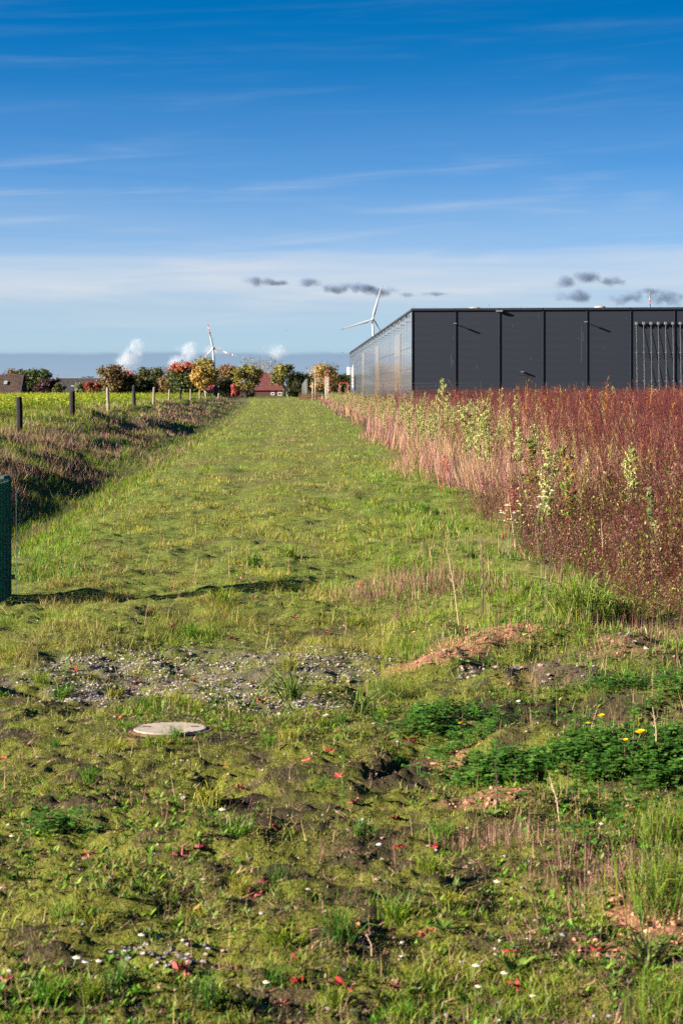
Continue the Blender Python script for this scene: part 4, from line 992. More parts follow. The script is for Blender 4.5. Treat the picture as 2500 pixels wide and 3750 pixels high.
# ---------------------------------------------------- plant builders (leafy plants as triangles with colours)
def quadleaf(p, dirv, ln, wd, up=C([0, 0, 1.])):
    side = np.cross(dirv, up); side /= np.linalg.norm(side) + 1e-9
    m = p + dirv * ln * .5 + up * ln * .06
    return [p, m - side * wd / 2, p + dirv * ln, m + side * wd / 2], [(0, 1, 2), (0, 2, 3)]
class PM:
    """triangles with colours for one plant"""
    def __init__(s): s.V = []; s.T = []; s.K = []
    def tri(s, V, Ts, col):
        o = len(s.V); s.V += [C(v, float) for v in V]; s.T += [tuple(o + i for i in t) for t in Ts]; s.K += [C(col)] * len(V)
    def leaf(s, p, dirv, ln, wd, col): V, Ts = quadleaf(C(p, float), C(dirv, float) / np.linalg.norm(dirv), ln, wd); s.tri(V, Ts, col)
    def strip(s, pts, ws, col, flat=None, col1=None):
        pts = [C(p, float) for p in pts]; fl = C(flat if flat is not None else (1, 0, 0), float); V = []
        for p, w in zip(pts, ws): V += [p - fl * w / 2, p + fl * w / 2]
        Ts = []
        for i in range(len(pts) - 1): Ts += [(2*i, 2*i+1, 2*i+3), (2*i, 2*i+3, 2*i+2)]
        o = len(s.V); s.V += V; s.T += [tuple(o + i for i in t) for t in Ts]
        for i in range(len(pts)):
            k = C(col) if col1 is None else C(col) + (C(col1) - C(col)) * i / (len(pts) - 1)
            s.K += [k, k]
    def stem(s, p0, p1, w, col):
        s.strip([p0, p1], [w, w * .6], col, (1, 0, 0)); s.strip([p0, p1], [w, w * .6], col, (0, 1, 0))
    def arr(s): return np.array(s.V), np.array(s.T), np.array(s.K)
def replicate(protos, pos, rz, sc, tint, lean=None, seed=0):
    r = np.random.default_rng(seed); pi = r.integers(0, len(protos), len(pos)); out = []
    for i, (V, T, K) in enumerate(protos):
        m = np.where(pi == i)[0]
        if not len(m): continue
        ca, sa = np.cos(rz[m])[:, None], np.sin(rz[m])[:, None]; s_ = sc[m][:, None]
        x = (V[:, 0] * ca - V[:, 1] * sa) * s_; y = (V[:, 0] * sa + V[:, 1] * ca) * s_; z = V[None, :, 2] * s_
        if lean is not None: x = x + lean[m, 0][:, None] * z; y = y + lean[m, 1][:, None] * z
        VV = np.stack([x + pos[m, 0][:, None], y + pos[m, 1][:, None], z + pos[m, 2][:, None]], -1).reshape(-1, 3)
        TT = (T[None] + (np.arange(len(m)) * len(V))[:, None, None]).reshape(-1, 3)
        KK = (K[None] * tint[m][:, None, :]).reshape(-1, 3)
        out.append((VV, TT, KK))
    return join(out)
def runit(r, up=0.0): v = r.normal(size=3); v[2] = v[2] + up; return v / np.linalg.norm(v)

# mustard crop
protos = []
for k in range(5):
    r = np.random.default_rng(200 + k); pm = PM(); hh = .55
    pm.stem((0, 0, 0), (.02, .02, hh), .02, (.5, .8, .5))
    for i in range(9):
        a = r.uniform(0, 6.28); z = r.uniform(.15, 1.0) * hh; pm.leaf((0, 0, z), (math.cos(a), math.sin(a), r.uniform(-.2, .9)), r.uniform(.14, .24), r.uniform(.05, .09), C([1, 1, 1]) * r.uniform(.75, 1.25))
    for i in range(2): p = C([.03 * r.normal(), .03 * r.normal(), hh * r.uniform(1, 1.12)]); pm.leaf(p, runit(r, .3), .04, .036, (1.7, 1.4, .8))
    protos.append(pm.arr())
X, Y, r = sample(15000, 60, 390, lambda X, Y: (X < x_fence(Y) - 2.0 - 1.6 * fbm(X * .3, Y * .1, 141)) * (X > -.24 * Y - 3), 1.6, u0=-.24, u1=-.08, mar=2, seed=6)
n = len(X); tint = pal([C([.27, .30, .036]), C([.20, .25, .030]), C([.31, .32, .042])], n, r, .2)
V, T, K = replicate(protos, P3(X, Y), r.uniform(0, 6.28, n), r.uniform(.8, 1.25, n) * np.interp(Y, [70, 390], [1.0, 1.0]), tint, seed=6)
mesh_np('mustard_crop', V, T, M_LEAF, K, kind='stuff')
X, Y, r = sample(40000, 62, 260, lambda X, Y: (X < x_fence(Y) + .3) * (X > x_fence(Y) - 7), 1.4, u0=-.24, u1=-.08, seed=7)
n = len(X); c1 = pal([G1, G1, G2, STRAW * .7], n, r)
V, T, K = blades(P3(X, Y), r.uniform(.12, .36, n), .0003 * Y * r.uniform(.7, 1.4, n), r.uniform(.05, .5, n), c1 * .7, c1, 1, 7); mesh_np('field_margin_grass', V, T, M_LEAF, K, kind='stuff')

# ---------------------------------------------------- the tall weeds on the right
def weed_proto(seed, hh, nb, nf, leafy=False, spread=.5, fk=1.0):
    r = np.random.default_rng(seed); pm = PM(); top = C([r.normal() * .05, r.normal() * .05, hh])
    pm.stem((0, 0, 0), top, .009, (.8, .75, .7))
    for i in range(nb):
        f = r.uniform(.25, .97); p = top * f; a = r.uniform(0, 6.28); ln = hh * r.uniform(.12, .30) * (1.15 - f * .75)
        dv = C([math.cos(a) * spread, math.sin(a) * spread, 1.0]); dv /= np.linalg.norm(dv); q = p + dv * ln
        fl = C([math.cos(a + 1.57), math.sin(a + 1.57), 0]); pm.tri([p - fl * .004, p + fl * .004, q], [(0, 1, 2)], (.9, .85, .8))
        for j in range(nf):
            g = r.uniform(.35, 1.05); c = p + dv * ln * g + r.normal(size=3) * .012; e = runit(r, .6) * r.uniform(.014, .032) * fk; w = np.cross(e, runit(r)) * .45
            pm.tri([c - w * .6, c + e, c + w], [(0, 1, 2)], C([1.05, 1.0, 1.0]) * r.uniform(.8, 1.2))
    return pm.arr()
weeds = [weed_proto(300 + k, 1.35, 13, 3, fk=.85) for k in range(6)]
MAROON = C([.078, .026, .029]); MAR2 = C([.108, .036, .035]); MAR3 = C([.050, .019, .020]); RUST = C([.19, .062, .026]); OCHRE = C([.40, .20, .045])
def redd(X, Y): t = X - x_right(Y); return ss(1.2, 4.0, t + 2.4 * (fbm(X * .4, Y * .2, 151) - .5)) * ss(26, 33, Y + .6 * t)
X, Y, r = sample(23000, 22, 208, redd, 1.45, u0=-.02, u1=.24, mar=2.5, seed=8)
n = len(X); tint = pal([MAROON, MAR2, MAR2, MAROON], n, r, .14) * 1.15
hot = ss(.50, .66, fbm(X * .35, Y * .12, 152))[:, None] * (r.random(n) < .55)[:, None]; tint = tint * (1 - hot * .4) + RUST * hot * .4
k = r.random(n) < .028; tint[k] = OCHRE * r.uniform(.6, 1.1, k.sum())[:, None]
scale = r.uniform(.70, 1.02, n) * (.80 + .42 * fbm(X * .45, Y * .25, 154, 3)) * np.interp(Y, [22, 40, 200], [.80, .98, 1.02]); scale[k] *= 1.12; k2 = r.random(n) < .03; scale[k2] *= 1.22
V, T, K = replicate(weeds, P3(X, Y), r.uniform(0, 6.28, n), scale, tint, np.stack([.9 * (fbm(X * .5, Y * .15, 173) - .5), .6 * (fbm(X * .5, Y * .15, 174) - .5)], 1) + r.normal(size=(n, 2)) * .14, 8)
# keep the flecks about as wide as they read from the track
mesh_np('red_weeds', V, T, M_DRY, K, kind='stuff')

# pinkish dry grass along the front of the weeds
EDGE = lambda X, Y: 2.4 * (fbm(X * 0 + 3, Y * .09, 168, 4) - .5)
# branching straw coloured and green weeds mixed into the front
def mixd(X, Y): t = X - x_right(Y) + 1.2 * (fbm(X * .6, Y * .25, 161) - .5) + EDGE(X, Y); return ss(-.1, .7, t) * (1 - ss(4.0, 7.5, t)) * ss(23, 31, Y)
X, Y, r = sample(12000, 19, 330, lambda X, Y: mixd(X, Y) * .7, 1.5, u0=-.08, u1=.24, seed=19)
n = len(X); zone = fbm(X * .5, Y * .2, 163)[:, None]
tint = np.where(zone > .52, pal([C([.42, .30, .21]), C([.36, .22, .17]), C([.26, .12, .10])], n, r), np.where(zone > .42, pal([C([.22, .24, .060]), C([.34, .33, .11]), C([.36, .26, .17])], n, r), pal([C([.17, .060, .058]), C([.24, .105, .090])], n, r)))
V, T, K = replicate(weeds, P3(X, Y), r.uniform(0, 6.28, n), r.uniform(.5, .95, n) * (.75 + .5 * fbm(X * .6, Y * .3, 164, 3)) * np.interp(Y, [19, 28, 50], [.6, .85, 1.0]) * (.45 + .55 * ss(-.2, 2.2, X - x_right(Y))), tint, np.stack([1.1 * (fbm(X * .6, Y * .2, 175) - .5), .6 * (fbm(X * .5, Y * .15, 176) - .5)], 1) + r.normal(size=(n, 2)) * .18, 19)
A_ = (V, T, K)
# stragglers that thin out into the grass of the track
X, Y, r = sample(2600, 13.5, 200, lambda X, Y: np.exp(-np.maximum(.1 - (X - x_right(Y)), 0) / .55) * (X < x_right(Y) + .6) * ss(.40, .60, fbm(X * .9, Y * .3, 169, 3)), 1.5, u0=-.06, u1=.22, seed=29)
n = len(X); tint = pal([C([.30, .17, .13]), C([.20, .09, .085]), C([.34, .26, .14]), C([.16, .18, .045]), C([.26, .12, .11])], n, r)
V, T, K = join([A_, replicate(weeds, P3(X, Y), r.uniform(0, 6.28, n), r.uniform(.15, .55, n) * np.interp(Y, [13, 30], [.6, 1.0]), tint, r.normal(size=(n, 2)) * .3, 29)])
mesh_np('mixed_weeds', V, T, M_DRY, K, kind='stuff')
def pinkd(X, Y): t = X - x_right(Y) + 1.2 * (fbm(X * .6, Y * .25, 161) - .5) + EDGE(X, Y); return (.25 + .75 * ss(.40, .56, fbm(X * .9, Y * .4, 167))) * ss(-.2, .5, t) * (1 - ss(3.4, 6.5, t)) * ss(24, 33, Y)
X, Y, r = sample(150000, 18, 400, pinkd, 1.5, u0=-.08, u1=.24, seed=9)
n = len(X); t = X - x_right(Y)
c1 = pal([PINK, PINK * .8, C([.30, .15, .145]), STRAW * 1.1, C([.22, .095, .098]), C([.16, .065, .062]), C([.15,.18,.035])], n, r)
h = r.uniform(.35, 1.10, n) * (.55 + .8 * fbm(X * .8, Y * .35, 165, 3)) * ss(-.9, 1.0, t) * np.interp(Y, [18, 28, 60], [.45, .75, 1.05]) + .12
V, T, K = blades(P3(X, Y), h, np.maximum(.006, .00023 * Y) * r.uniform(.7, 1.5, n), np.clip(.10 + .5 * fbm(X * .5, Y * .2, 171) + .15 * r.normal(size=n), .02, .8) * .8, c1 * C([.75, .6, .6]), c1, 1, 9, az=6.28 * fbm(X * .35, Y * .12, 172, 2) * 1.6 + .5 * r.normal(size=n))
mesh_np('dry_pink_grass', V, T, M_DRY, K, kind='stuff')

r = np.random.default_rng(91); n = 700; Y = r.uniform(330, 395, n); X = (r.uniform(1092, 1165, n) - 1250) / F * Y
tint = pal([C([.17, .075, .070]), C([.12, .050, .048]), C([.20, .11, .08]), C([.13, .14, .04])], n, r)
V, T, K = replicate(weeds, P3(X, Y), r.uniform(0, 6.28, n), r.uniform(.45, 1.25, n) * (.5 + 1.0 * fbm(X * 2, Y * .05, 93)), tint, seed=92); mesh_np('far_end_weeds', V, T, M_DRY, K, kind='stuff')
# purple brown leafy tangle in the near right
tang = []
for k in range(6):
    r = np.random.default_rng(400 + k); pm = PM(); hh = .62
    for i in range(3):
        q = C([r.normal() * .16, r.normal() * .16, hh * r.uniform(.7, 1.1)]); pm.stem((r.normal() * .03, r.normal() * .03, 0), q, .006, (.9, .7, .7))
        for j in range(14):
            f = r.uniform(.15, 1.0); pm.leaf(q * f + r.normal(size=3) * .035, runit(r, .2), r.uniform(.020, .046), r.uniform(.011, .022), C([1, 1, 1]) * r.uniform(.6, 1.35) if r.random() > .12 else (1.7, 2.6, 1.1))
    tang.append(pm.arr())
def tangd(X, Y): t = X - x_right(Y); return ss(-.25, .45, t + .8 * (fbm(X * 1.2, Y * 1.0, 171) - .5)) * ss(13.8, 16.2, Y) * (1 - ss(29, 36, Y))
X, Y, r = sample(7600, 13.6, 36, tangd, 1.6, u0=.06, u1=.24, mar=1.2, seed=10)
n = len(X); tint = pal([C([.085, .030, .032]), C([.11, .045, .040]), C([.075, .035, .032]), C([.16, .10, .075]), C([.10, .028, .030]), C([.09, .075, .025])], n, r)
tint = tint * .95; k = r.random(n) < .13; tint[k] = C([.10, .13, .028]) * r.uniform(.7, 1.3, k.sum())[:, None]; k = r.random(n) < .10; tint[k] = C([.20, .11, .09])
V, T, K = replicate(tang, P3(X, Y), r.uniform(0, 6.28, n), r.uniform(.6, 1.25, n) * np.interp(Y, [14.5, 19, 26], [.75, 1.1, 1.15]) * (.62 + .5 * ss(-.1, 1.8, X - x_right(Y))) * (.65 + .7 * fbm(X * 1.3, Y * .9, 178, 3)), tint, r.normal(size=(n, 2)) * .12, 10)
mesh_np('purple_undergrowth', V, T, M_DRY, K, kind='stuff')
# thin dead stalks over the rough ground and the front of the tangle
def stalkd(X, Y): t = X - x_right(Y); return np.clip(ss(-2.1, -.6, t) * ss(.38, .62, fbm(X * 1.4, Y * 1.4, 181)) * bare(X, Y) + .10 * on_track(X, Y) + .9 * patch_mask(X, Y, 1560, 2170, 1.0, 1.5, 0, seed=40) + .7 * patch_mask(X, Y, 2050, 2400, 1.3, .9, 0, seed=41), 0, 1) * clear_mh(X, Y)
X, Y, r = sample(30000, 5, 30, stalkd, 1.8, seed=11)
n = len(X); c1 = pal([C([.22, .11, .10]), C([.30, .20, .13]), C([.14, .07, .065]), STRAW, C([.26, .12, .11])], n, r)
h = r.uniform(.05, .22, n) * np.interp(Y, [5, 12, 20], [.55, 1.0, 1.7]); lay = r.random(n) < .22
V, T, K = blades(P3(X, Y), h, r.uniform(.0022, .005, n) * np.interp(Y, [5, 30], [.9, 2]), np.where(lay, r.uniform(.85, .96, n), r.uniform(.0, .35, n)), c1 * .7, c1, 1, 11)
mesh_np('dead_stalks', V, T, M_DRY, K, kind='stuff')

# patches of short mauve dead stems on the rough ground
def mauved(X, Y): return np.clip(patch_mask(X, Y, 1540, 2190, 1.0, 1.7, 0, seed=42) * ss(.36, .55, fbm(X * 2, Y * 1.2, 185)) + .6 * patch_mask(X, Y, 2250, 2380, .7, .5, 0, seed=43) + .5 * patch_mask(X, Y, 2250, 3250, .4, .5, 0, seed=44) * ss(.4, .6, fbm(X * 4, Y * 4, 186)) + .35 * patch_mask(X, Y, 1850, 3080, .4, .3, 0, seed=45), 0, 1) * bare(X, Y)
X, Y, r = sample(120000, 6, 22, mauved, 1.6, u0=0, seed=31)
n = len(X); c1 = pal([C([.22, .10, .095]), C([.15, .065, .065]), C([.29, .17, .13]), C([.11, .045, .045]), C([.12, .13, .03])], n, r)
V, T, K = blades(P3(X, Y), r.uniform(.05, .24, n) * np.interp(Y, [6, 14, 20], [.7, .9, 1.2]), np.maximum(.0026, .00024 * Y) * r.uniform(.7, 1.4, n), np.abs(r.normal(size=n)) * .35, c1 * .8, c1, 1, 31)
mesh_np('mauve_stems', V, T, M_DRY, K, kind='stuff')
# clover
clov = []
for k in range(4):
    r = np.random.default_rng(500 + k); pm = PM()
    for i in range(3):
        q = C([r.normal() * .03, r.normal() * .03, r.uniform(.035, .095)]); pm.strip([(q[0] * .3, q[1] * .3, 0), q], [.002, .0015], (.8, .9, .6)); a0 = r.uniform(0, 6.28); s_ = r.uniform(.011, .020)
        for j in range(3):
            a = a0 + j * 2.094; dv = C([math.cos(a), math.sin(a), r.uniform(-.15, .35)]); sd = C([-math.sin(a), math.cos(a), 0])
            pm.tri([q, q + dv * s_ * .8 - sd * s_ * .62, q + dv * s_ * 1.5, q + dv * s_ * .8 + sd * s_ * .62], [(0, 1, 2), (0, 2, 3)], C([1, 1, 1]) * r.uniform(.75, 1.25))
    clov.append(pm.arr())
X, Y, r = sample(48000, 8.0, 14, lambda X, Y: np.clip(m_clover(X, Y) * 1.4, 0, 1) * ss(.38, .56, fbm(X * 2.6, Y * 2.6, 198, 3)) + .05 * ss(-1.5, .5, X - x_right(Y) + 1) * ss(.45, .6, fbm(X * 2, Y * 2, 199)), 2.0, u0=-.22, u1=.235, mar=.4, seed=12)
n = len(X); tint = pal([C([.055, .140, .020]), C([.035, .10, .015]), C([.10, .18, .030]), C([.045, .12, .018])], n, r, .4)
V, T, K = replicate(clov, P3(X, Y), r.uniform(0, 6.28, n), r.uniform(.8, 1.4, n), tint, seed=12)
mesh_np('clover', V, T, M_LEAF, K, kind='stuff')
# small leafy herbs scattered in the turf
herb = []
for k in range(5):
    r = np.random.default_rng(550 + k); pm = PM()
    for i in range(9):
        a = r.uniform(0, 6.28); pm.leaf((0, 0, .004), (math.cos(a), math.sin(a), r.uniform(.1, 1.4)), r.uniform(.016, .038), r.uniform(.005, .011), C([1, 1, 1]) * r.uniform(.7, 1.3))
    herb.append(pm.arr())
X, Y, r = sample(22000, 5, 22, lambda X, Y: on_track(X, Y, 2.5) * clear_mh(X, Y) * ss(.4, .65, fbm(X * 1.1, Y * 1.1, 191)) * (1 - m_redsoil(X, Y)), 1.9, seed=13)
n = len(X); tint = pal([G2 * 1.2, G3 * 1.3, C([.14, .20, .035]), C([.13, .18, .05])], n, r)
V, T, K = replicate(herb, P3(X, Y), r.uniform(0, 6.28, n), r.uniform(.6, 1.5, n), tint, seed=13)
mesh_np('low_herbs', V, T, M_LEAF, K, kind='stuff')
# straw and leaf litter lying flat
X, Y, r = sample(36000, 5, 18, lambda X, Y: clear_mh(X, Y) * .9, 2.0, seed=14)
n = len(X); c1 = pal([STRAW * .9, C([.28, .15, .11]), C([.34, .19, .15]), C([.18, .085, .075]), C([.10, .045, .042])], n, r); p = P3(X, Y); p[:, 2] += .004
V, T, K = blades(p, r.uniform(.02, .08, n), r.uniform(.002, .007, n), r.uniform(.90, .965, n), c1, c1, 1, 14)
mesh_np('straw_litter', V, T, M_DRY, K, kind='stuff')

# gravel, red grit, rubble
def stones(X, Y, size, cols, r, sink=.25):
    n = len(X); ico = C([(1,0,0),(-1,0,0),(0,1,0),(0,-1,0),(0,0,1),(0,0,-1),(.6,.6,.5),(-.6,.6,.5),(-.6,-.6,.5),(.6,-.6,.5)], float)
    F_ = [(4,0,6),(4,6,2),(4,2,7),(4,7,1),(4,1,8),(4,8,3),(4,3,9),(4,9,0),(0,2,6),(2,1,7),(1,3,8),(3,0,9),(2,0,5),(1,2,5),(3,1,5),(0,3,5)]
    V = ico[None] * r.uniform(.65, 1.25, (n, 10, 1)) * (size[:, None, None] * C([1, 1, .65])[None, None]) * r.uniform(.7, 1.3, (n, 1, 3))
    a = r.uniform(0, 6.28, n)[:, None]; x = V[..., 0] * np.cos(a) - V[..., 1] * np.sin(a); y = V[..., 0] * np.sin(a) + V[..., 1] * np.cos(a)
    z = gz(X, Y) + size * (.45 - sink)
    V = np.stack([x + X[:, None], y + Y[:, None], V[..., 2] + z[:, None]], -1).reshape(-1, 3)
    T = (C(F_, int)[None] + (np.arange(n) * 10)[:, None, None]).reshape(-1, 3)
    return V, T, np.repeat(cols, 10, 0)
def stonemat():
    m = bpy.data.materials.new('stone'); m.use_nodes = True; t = NT(m.node_tree); b = t.n['Principled BSDF']; b.inputs['Roughness'].default_value = .85
    a = t.new('ShaderNodeAttribute', attribute_name='Col'); tcn = t.new('ShaderNodeTexCoord'); nz = t.noise(tcn.outputs['Object'], 60, 4, .6)
    t.l.new(t.mix(1.0, a.outputs['Color'], t.ramp(nz, [(.25, .65), (.75, 1.35)]), 'MULTIPLY'), b.inputs['Base Color']); return m
M_STONE = stonemat()
X, Y, r = sample(105000, 5.5, 18, lambda X, Y: m_gravel(X, Y)**1.1 * clear_mh(X, Y) * ss(.34, .56, fbm(X * 2.2, Y * 2.2, 195)), 1.6, u1=.1, seed=15)
n = len(X); V, T, K = stones(X, Y, r.uniform(.005, .0145, n), 1.3 * pal([C([.115, .10, .095]), C([.16, .135, .122]), C([.07, .062, .065]), C([.12, .08, .07]), C([.21, .18, .16])], n, r), r)
mesh_np('gravel', V, T, M_STONE, K, flat=True, kind='stuff')
X, Y, r = sample(15000, 5.5, 17, lambda X, Y: np.clip(m_redsoil(X, Y) * .8 + m_rubble(X, Y), 0, 1), 1.9, u0=.0, seed=16)
n = len(X); rb = (r.random(n) < m_rubble(X, Y))[:, None]
V, T, K = stones(X, Y, r.uniform(.005, .018, n) * np.where(rb[:, 0], 1.4, 1), np.where(rb, pal([C([.17, .145, .135]), C([.08, .072, .078]), C([.20, .11, .09]), C([.22, .18, .165])], n, r), pal([C([.34, .15, .075]), C([.26, .105, .06]), C([.40, .20, .12])], n, r)), r)
mesh_np('red_rubble', V, T, M_STONE, K, flat=True, kind='stuff')
X, Y, r = sample(2600, 5, 17, lambda X, Y: (1 - m_gravel(X, Y)) * clear_mh(X, Y) * .7, 1.9, seed=17)
n = len(X); V, T, K = stones(X, Y, r.uniform(.004, .014, n), pal([C([.26, .235, .225]), C([.15, .14, .14]), C([.24, .15, .12])], n, r), r)
mesh_np('scattered_pebbles', V, T, M_STONE, K, flat=True, kind='stuff')

# ================================================================== manhole
def conc():
    m = bpy.data.materials.new('worn_concrete'); m.use_nodes = True; t = NT(m.node_tree); b = t.n['Principled BSDF']; b.inputs['Roughness'].default_value = .9
    tcn = t.new('ShaderNodeTexCoord'); n1 = t.noise(tcn.outputs['Object'], 6, 5, .6); n2 = t.noise(tcn.outputs['Object'], 90, 3, .6)
    c = t.mix(1.0, t.ramp(n1, [(.3, (.15, .122, .098)), (.7, (.235, .195, .16))]), t.ramp(n2, [(.3, .8), (.7, 1.15)]), 'MULTIPLY'); t.l.new(c, b.inputs['Base Color']); return m
M_CONC = conc(); M_RUST = pmat('rusty_iron', (.10, .034, .030), .9, noise=(25, .6), bump=(60, .004))
t_ = thing('manhole', 'round pale concrete manhole cover in a rusty iron ring in the grass', 'manhole', mh); mhL = (mh[0], mh[1], mh[2])
tilt = -.045
def mt(x, y, z): return C([mh[0] + x, mh[1] + y, mh[2] - .002 + z + tilt * y])
b = MB(); n = 48; R0 = .232
V = [mt(R0 * math.cos(a), R0 * math.sin(a), 0) for a in np.linspace(0, 2*math.pi, n + 1)[:-1]] + [mt(R0 * .97 * math.cos(a), R0 * .97 * math.sin(a), .012) for a in np.linspace(0, 2*math.pi, n + 1)[:-1]]
b.add(V, [(k, (k+1) % n, n + (k+1) % n, n + k) for k in range(n)] + [tuple(n + k for k in range(n))]); b.build('concrete_disc', M_CONC, t_, mhL)
b = MB(); m = 15
for k in range(m):
    x = -.20 + .40 * k / (m - 1); hl = math.sqrt(max(.0, (R0 * .93)**2 - x * x))
    b.add([mt(-hl, x - .008, .0125), mt(hl, x - .008, .0125), mt(hl, x + .008, .0125), mt(-hl, x + .008, .0125), mt(-hl, x - .005, .017), mt(hl, x - .005, .017), mt(hl, x + .005, .017), mt(-hl, x + .005, .017)], [(0,1,5,4), (1,2,6,5), (2,3,7,6), (3,0,4,7), (4,5,6,7)])
b.build('tread_rib', M_CONC, t_, mhL)
b = MB()
for sx in (-1, 1): b.box(mt(sx * .15, .02, .0165), (.045, .020, .006))
b.build('lifting_slot', M_RUST, t_, mhL)
def ring(r0, r1, z0, z1, nm, ncol=44):
    b = MB(); V = []
    for a in np.linspace(0, 2*math.pi, ncol + 1)[:-1]:
        c_, s_ = math.cos(a), math.sin(a); V += [mt(r0*c_, r0*s_, z0), mt(r0*c_, r0*s_, z1), mt(r1*c_, r1*s_, z1), mt(r1*c_, r1*s_, z0)]
    Fs = []
    for k in range(ncol):
        a, c = 4*k, 4*((k+1) % ncol)
        for j in range(4): Fs.append((a+j, a+(j+1) % 4, c+(j+1) % 4, c+j))
    b.add(V, Fs); return b.build(nm, M_RUST, t_, mhL)
ring(.236, .262, -.05, .004, 'inner_ring'); ring(.325, .350, -.06, -.010, 'outer_ring')
fr = ring(.262, .325, -.06, -.020, 'frame')
b = MB()
for k in range(30):
    a = 2*math.pi*k/30; v = C([math.cos(a), math.sin(a), tilt * math.sin(a)]); b.box(mt(.294*math.cos(a), .294*math.sin(a), -.014), (.060, .030, .014), v)
b.build('stud', M_RUST, fr, mhL)

def zone(x, y):
    if abs(x - 624) < 330 and 2590 < y < 2800: return 'close to the manhole'
    if y < 2200: return 'far up the track beyond the fence panel'
    if y < 2340: return 'on the turf just beyond the gravel'
    if y < 2590: return 'on the left part of the gravel' if x < 620 else 'on the right part of the gravel' if x < 1300 else 'by the red soil heap'
    if x > 1280: return 'on rough ground near the tyre mark' if y < 3000 else 'on the rough ground at the lower right'
    v = 'in the upper' if y < 3050 else 'in the middle' if y < 3400 else 'in the lowest'
    return v + (' left foreground turf' if x < 620 else ' centre foreground turf')
# ================================================================== fallen maple leaves
M_MAPLE = []
for nm, c in (('scarlet_leaf', (.25, .022, .018)), ('crimson_leaf', (.11, .010, .015)), ('pink_red_leaf', (.23, .055, .048)), ('orange_leaf', (.30, .095, .036))):
    M_MAPLE.append(pmat(nm, c, .55, noise=(25, .35), spec=.3))
def maple(seed, curl):
    r = np.random.default_rng(seed); pts = []
    lobes = [(-2.35, .55), (-1.25, .85), (0, 1.0), (1.25, .85), (2.35, .55)]
    for i, (a, ln) in enumerate(lobes):
        pts += [(ln * .72 * math.sin(a - .20), ln * .72 * math.cos(a - .20)), (ln * .86 * math.sin(a - .10), ln * .86 * math.cos(a - .10)), (ln * math.sin(a), ln * math.cos(a)), (ln * .80 * math.sin(a + .14), ln * .80 * math.cos(a + .14))]
        if i < 4:
            m = (a + lobes[i+1][0]) / 2; pts.append((.36 * math.sin(m), .36 * math.cos(m)))
    pts.append((.06, -.12)); pts.append((-.06, -.12))
    V = [(0, .1, 0)]; ax = r.uniform(0, 6.28)
    for x, y in pts:
        q = x * math.cos(ax) + y * math.sin(ax); V.append((x, y, curl * (q * q) + .30 * r.normal() * curl + .10 * abs(x)))
    n = len(pts); V2 = [(x, y, z - .012) for x, y, z in V]; o = len(V)
    Fs = [(0, 1 + k, 1 + (k+1) % n) for k in range(n)]; Fs2 = [(o + a, o + c, o + b_) for a, b_, c in Fs]
    b = MB(); b.add(V, Fs); b.add(V2, [(a - o, b_ - o, c - o) for a, b_, c in Fs2])
    b.tube([(0, -.1, 0), (.05, -.5, .10), (.12, -.85, .12)], [.022, .018, .025], 5)
    return b
leaf_meshes = []
for k in range(8):
    o = maple(700 + k, (.25, .5, .2, .6, .35, .7, .4, .3)[k]).build('maple_leaf', M_MAPLE[(0, 0, 1, 2, 2, 3, 1, 0)[k]]); leaf_meshes.append(o.data); bpy.data.objects.remove(o)
leafpx = [(260,2428),(274,2459),(395,2492),(501,2499),(705,2506),(434,2636),(802,2780),(203,2842),(14,2761),(634,2300),(821,2264),(1076,2268),(927,2517),(957,2577),(850,2343),(1309,2799),(1120,2820),(1204,2775),(873,2951),(881,2924),(1296,2956),(1613,2791),(1491,2739),(1464,2905),(1236,2870),(1548,2861),(276,3281),(672,3145),(802,3077),(312,3172),(726,3126),(211,3492),(542,3519),(678,3579),(228,3638),(634,3714),(11,3606),(699,3348),(1440,3037),(1461,3110),(1580,3118),(1011,3050),(957,3229),(927,3293),(1044,3415),(1299,3397),(1586,3221),(1553,3403),(1095,3511),(1093,3622),(1255,3649),(1448,3628),(1044,3690),(854,3525),(2330,2980),(2184,3492),(1867,3552),(1888,3649),(2211,2990),(878,2130),(930,2190),(880,2085),(1335,1850),(958,2008),(700,1985),(1320,2140),(1205,2330),(1700,2300)]
big = {(276,3281):1.35,(1255,3649):1.5,(678,3579):1.3,(1044,3415):1.25,(802,2780):1.3,(672,3145):1.2,(705,2506):1.3,(1309,2799):1.1,(542,3519):1.1}
special = {(276,3281): (0, 'large scarlet maple leaf lying wide open in the lower left'), (1255,3649): (0, 'orange red star shaped leaf near the bottom centre edge'), (2330,2980): (5, 'bright orange leaf on the rough ground at the right'), (802,2780): (0, 'red leaf right of and nearer than the manhole'), (705,2506): (0, 'red leaf on the gravel behind the manhole'), (678,3579): (3, 'pinkish leaf beside the dark pebble patch'), (1044,3415): (2, 'long crimson folded leaf on the dark moss'), (1309,2799): (0, 'upright red leaf beside the tyre mark')}
for i, p in enumerate(leafpx):
    q = ground_px(*p); s_ = .050 * big.get(p, 1.0) * random.uniform(.75, 1.15)
    k, lb = special.get(p, (i % 8, None))
    o = share('maple_leaf', leaf_meshes[k], q + C([0, 0, .014]), None, random.uniform(0, 6.28), s_, label=lb or ('flat scarlet', 'curled scarlet', 'flat crimson', 'curled pinkish red', 'pinkish red', 'curled orange', 'dark crimson', 'bright scarlet')[k] + ' fallen leaf ' + zone(*p), category='leaf', group='fallen maple leaves')
    o.rotation_euler = (random.uniform(.0, .55), random.uniform(-.35, .35), random.uniform(0, 6.28)); o.scale = (s_ * random.uniform(.7, 1.1), s_ * random.uniform(.8, 1.1), s_)

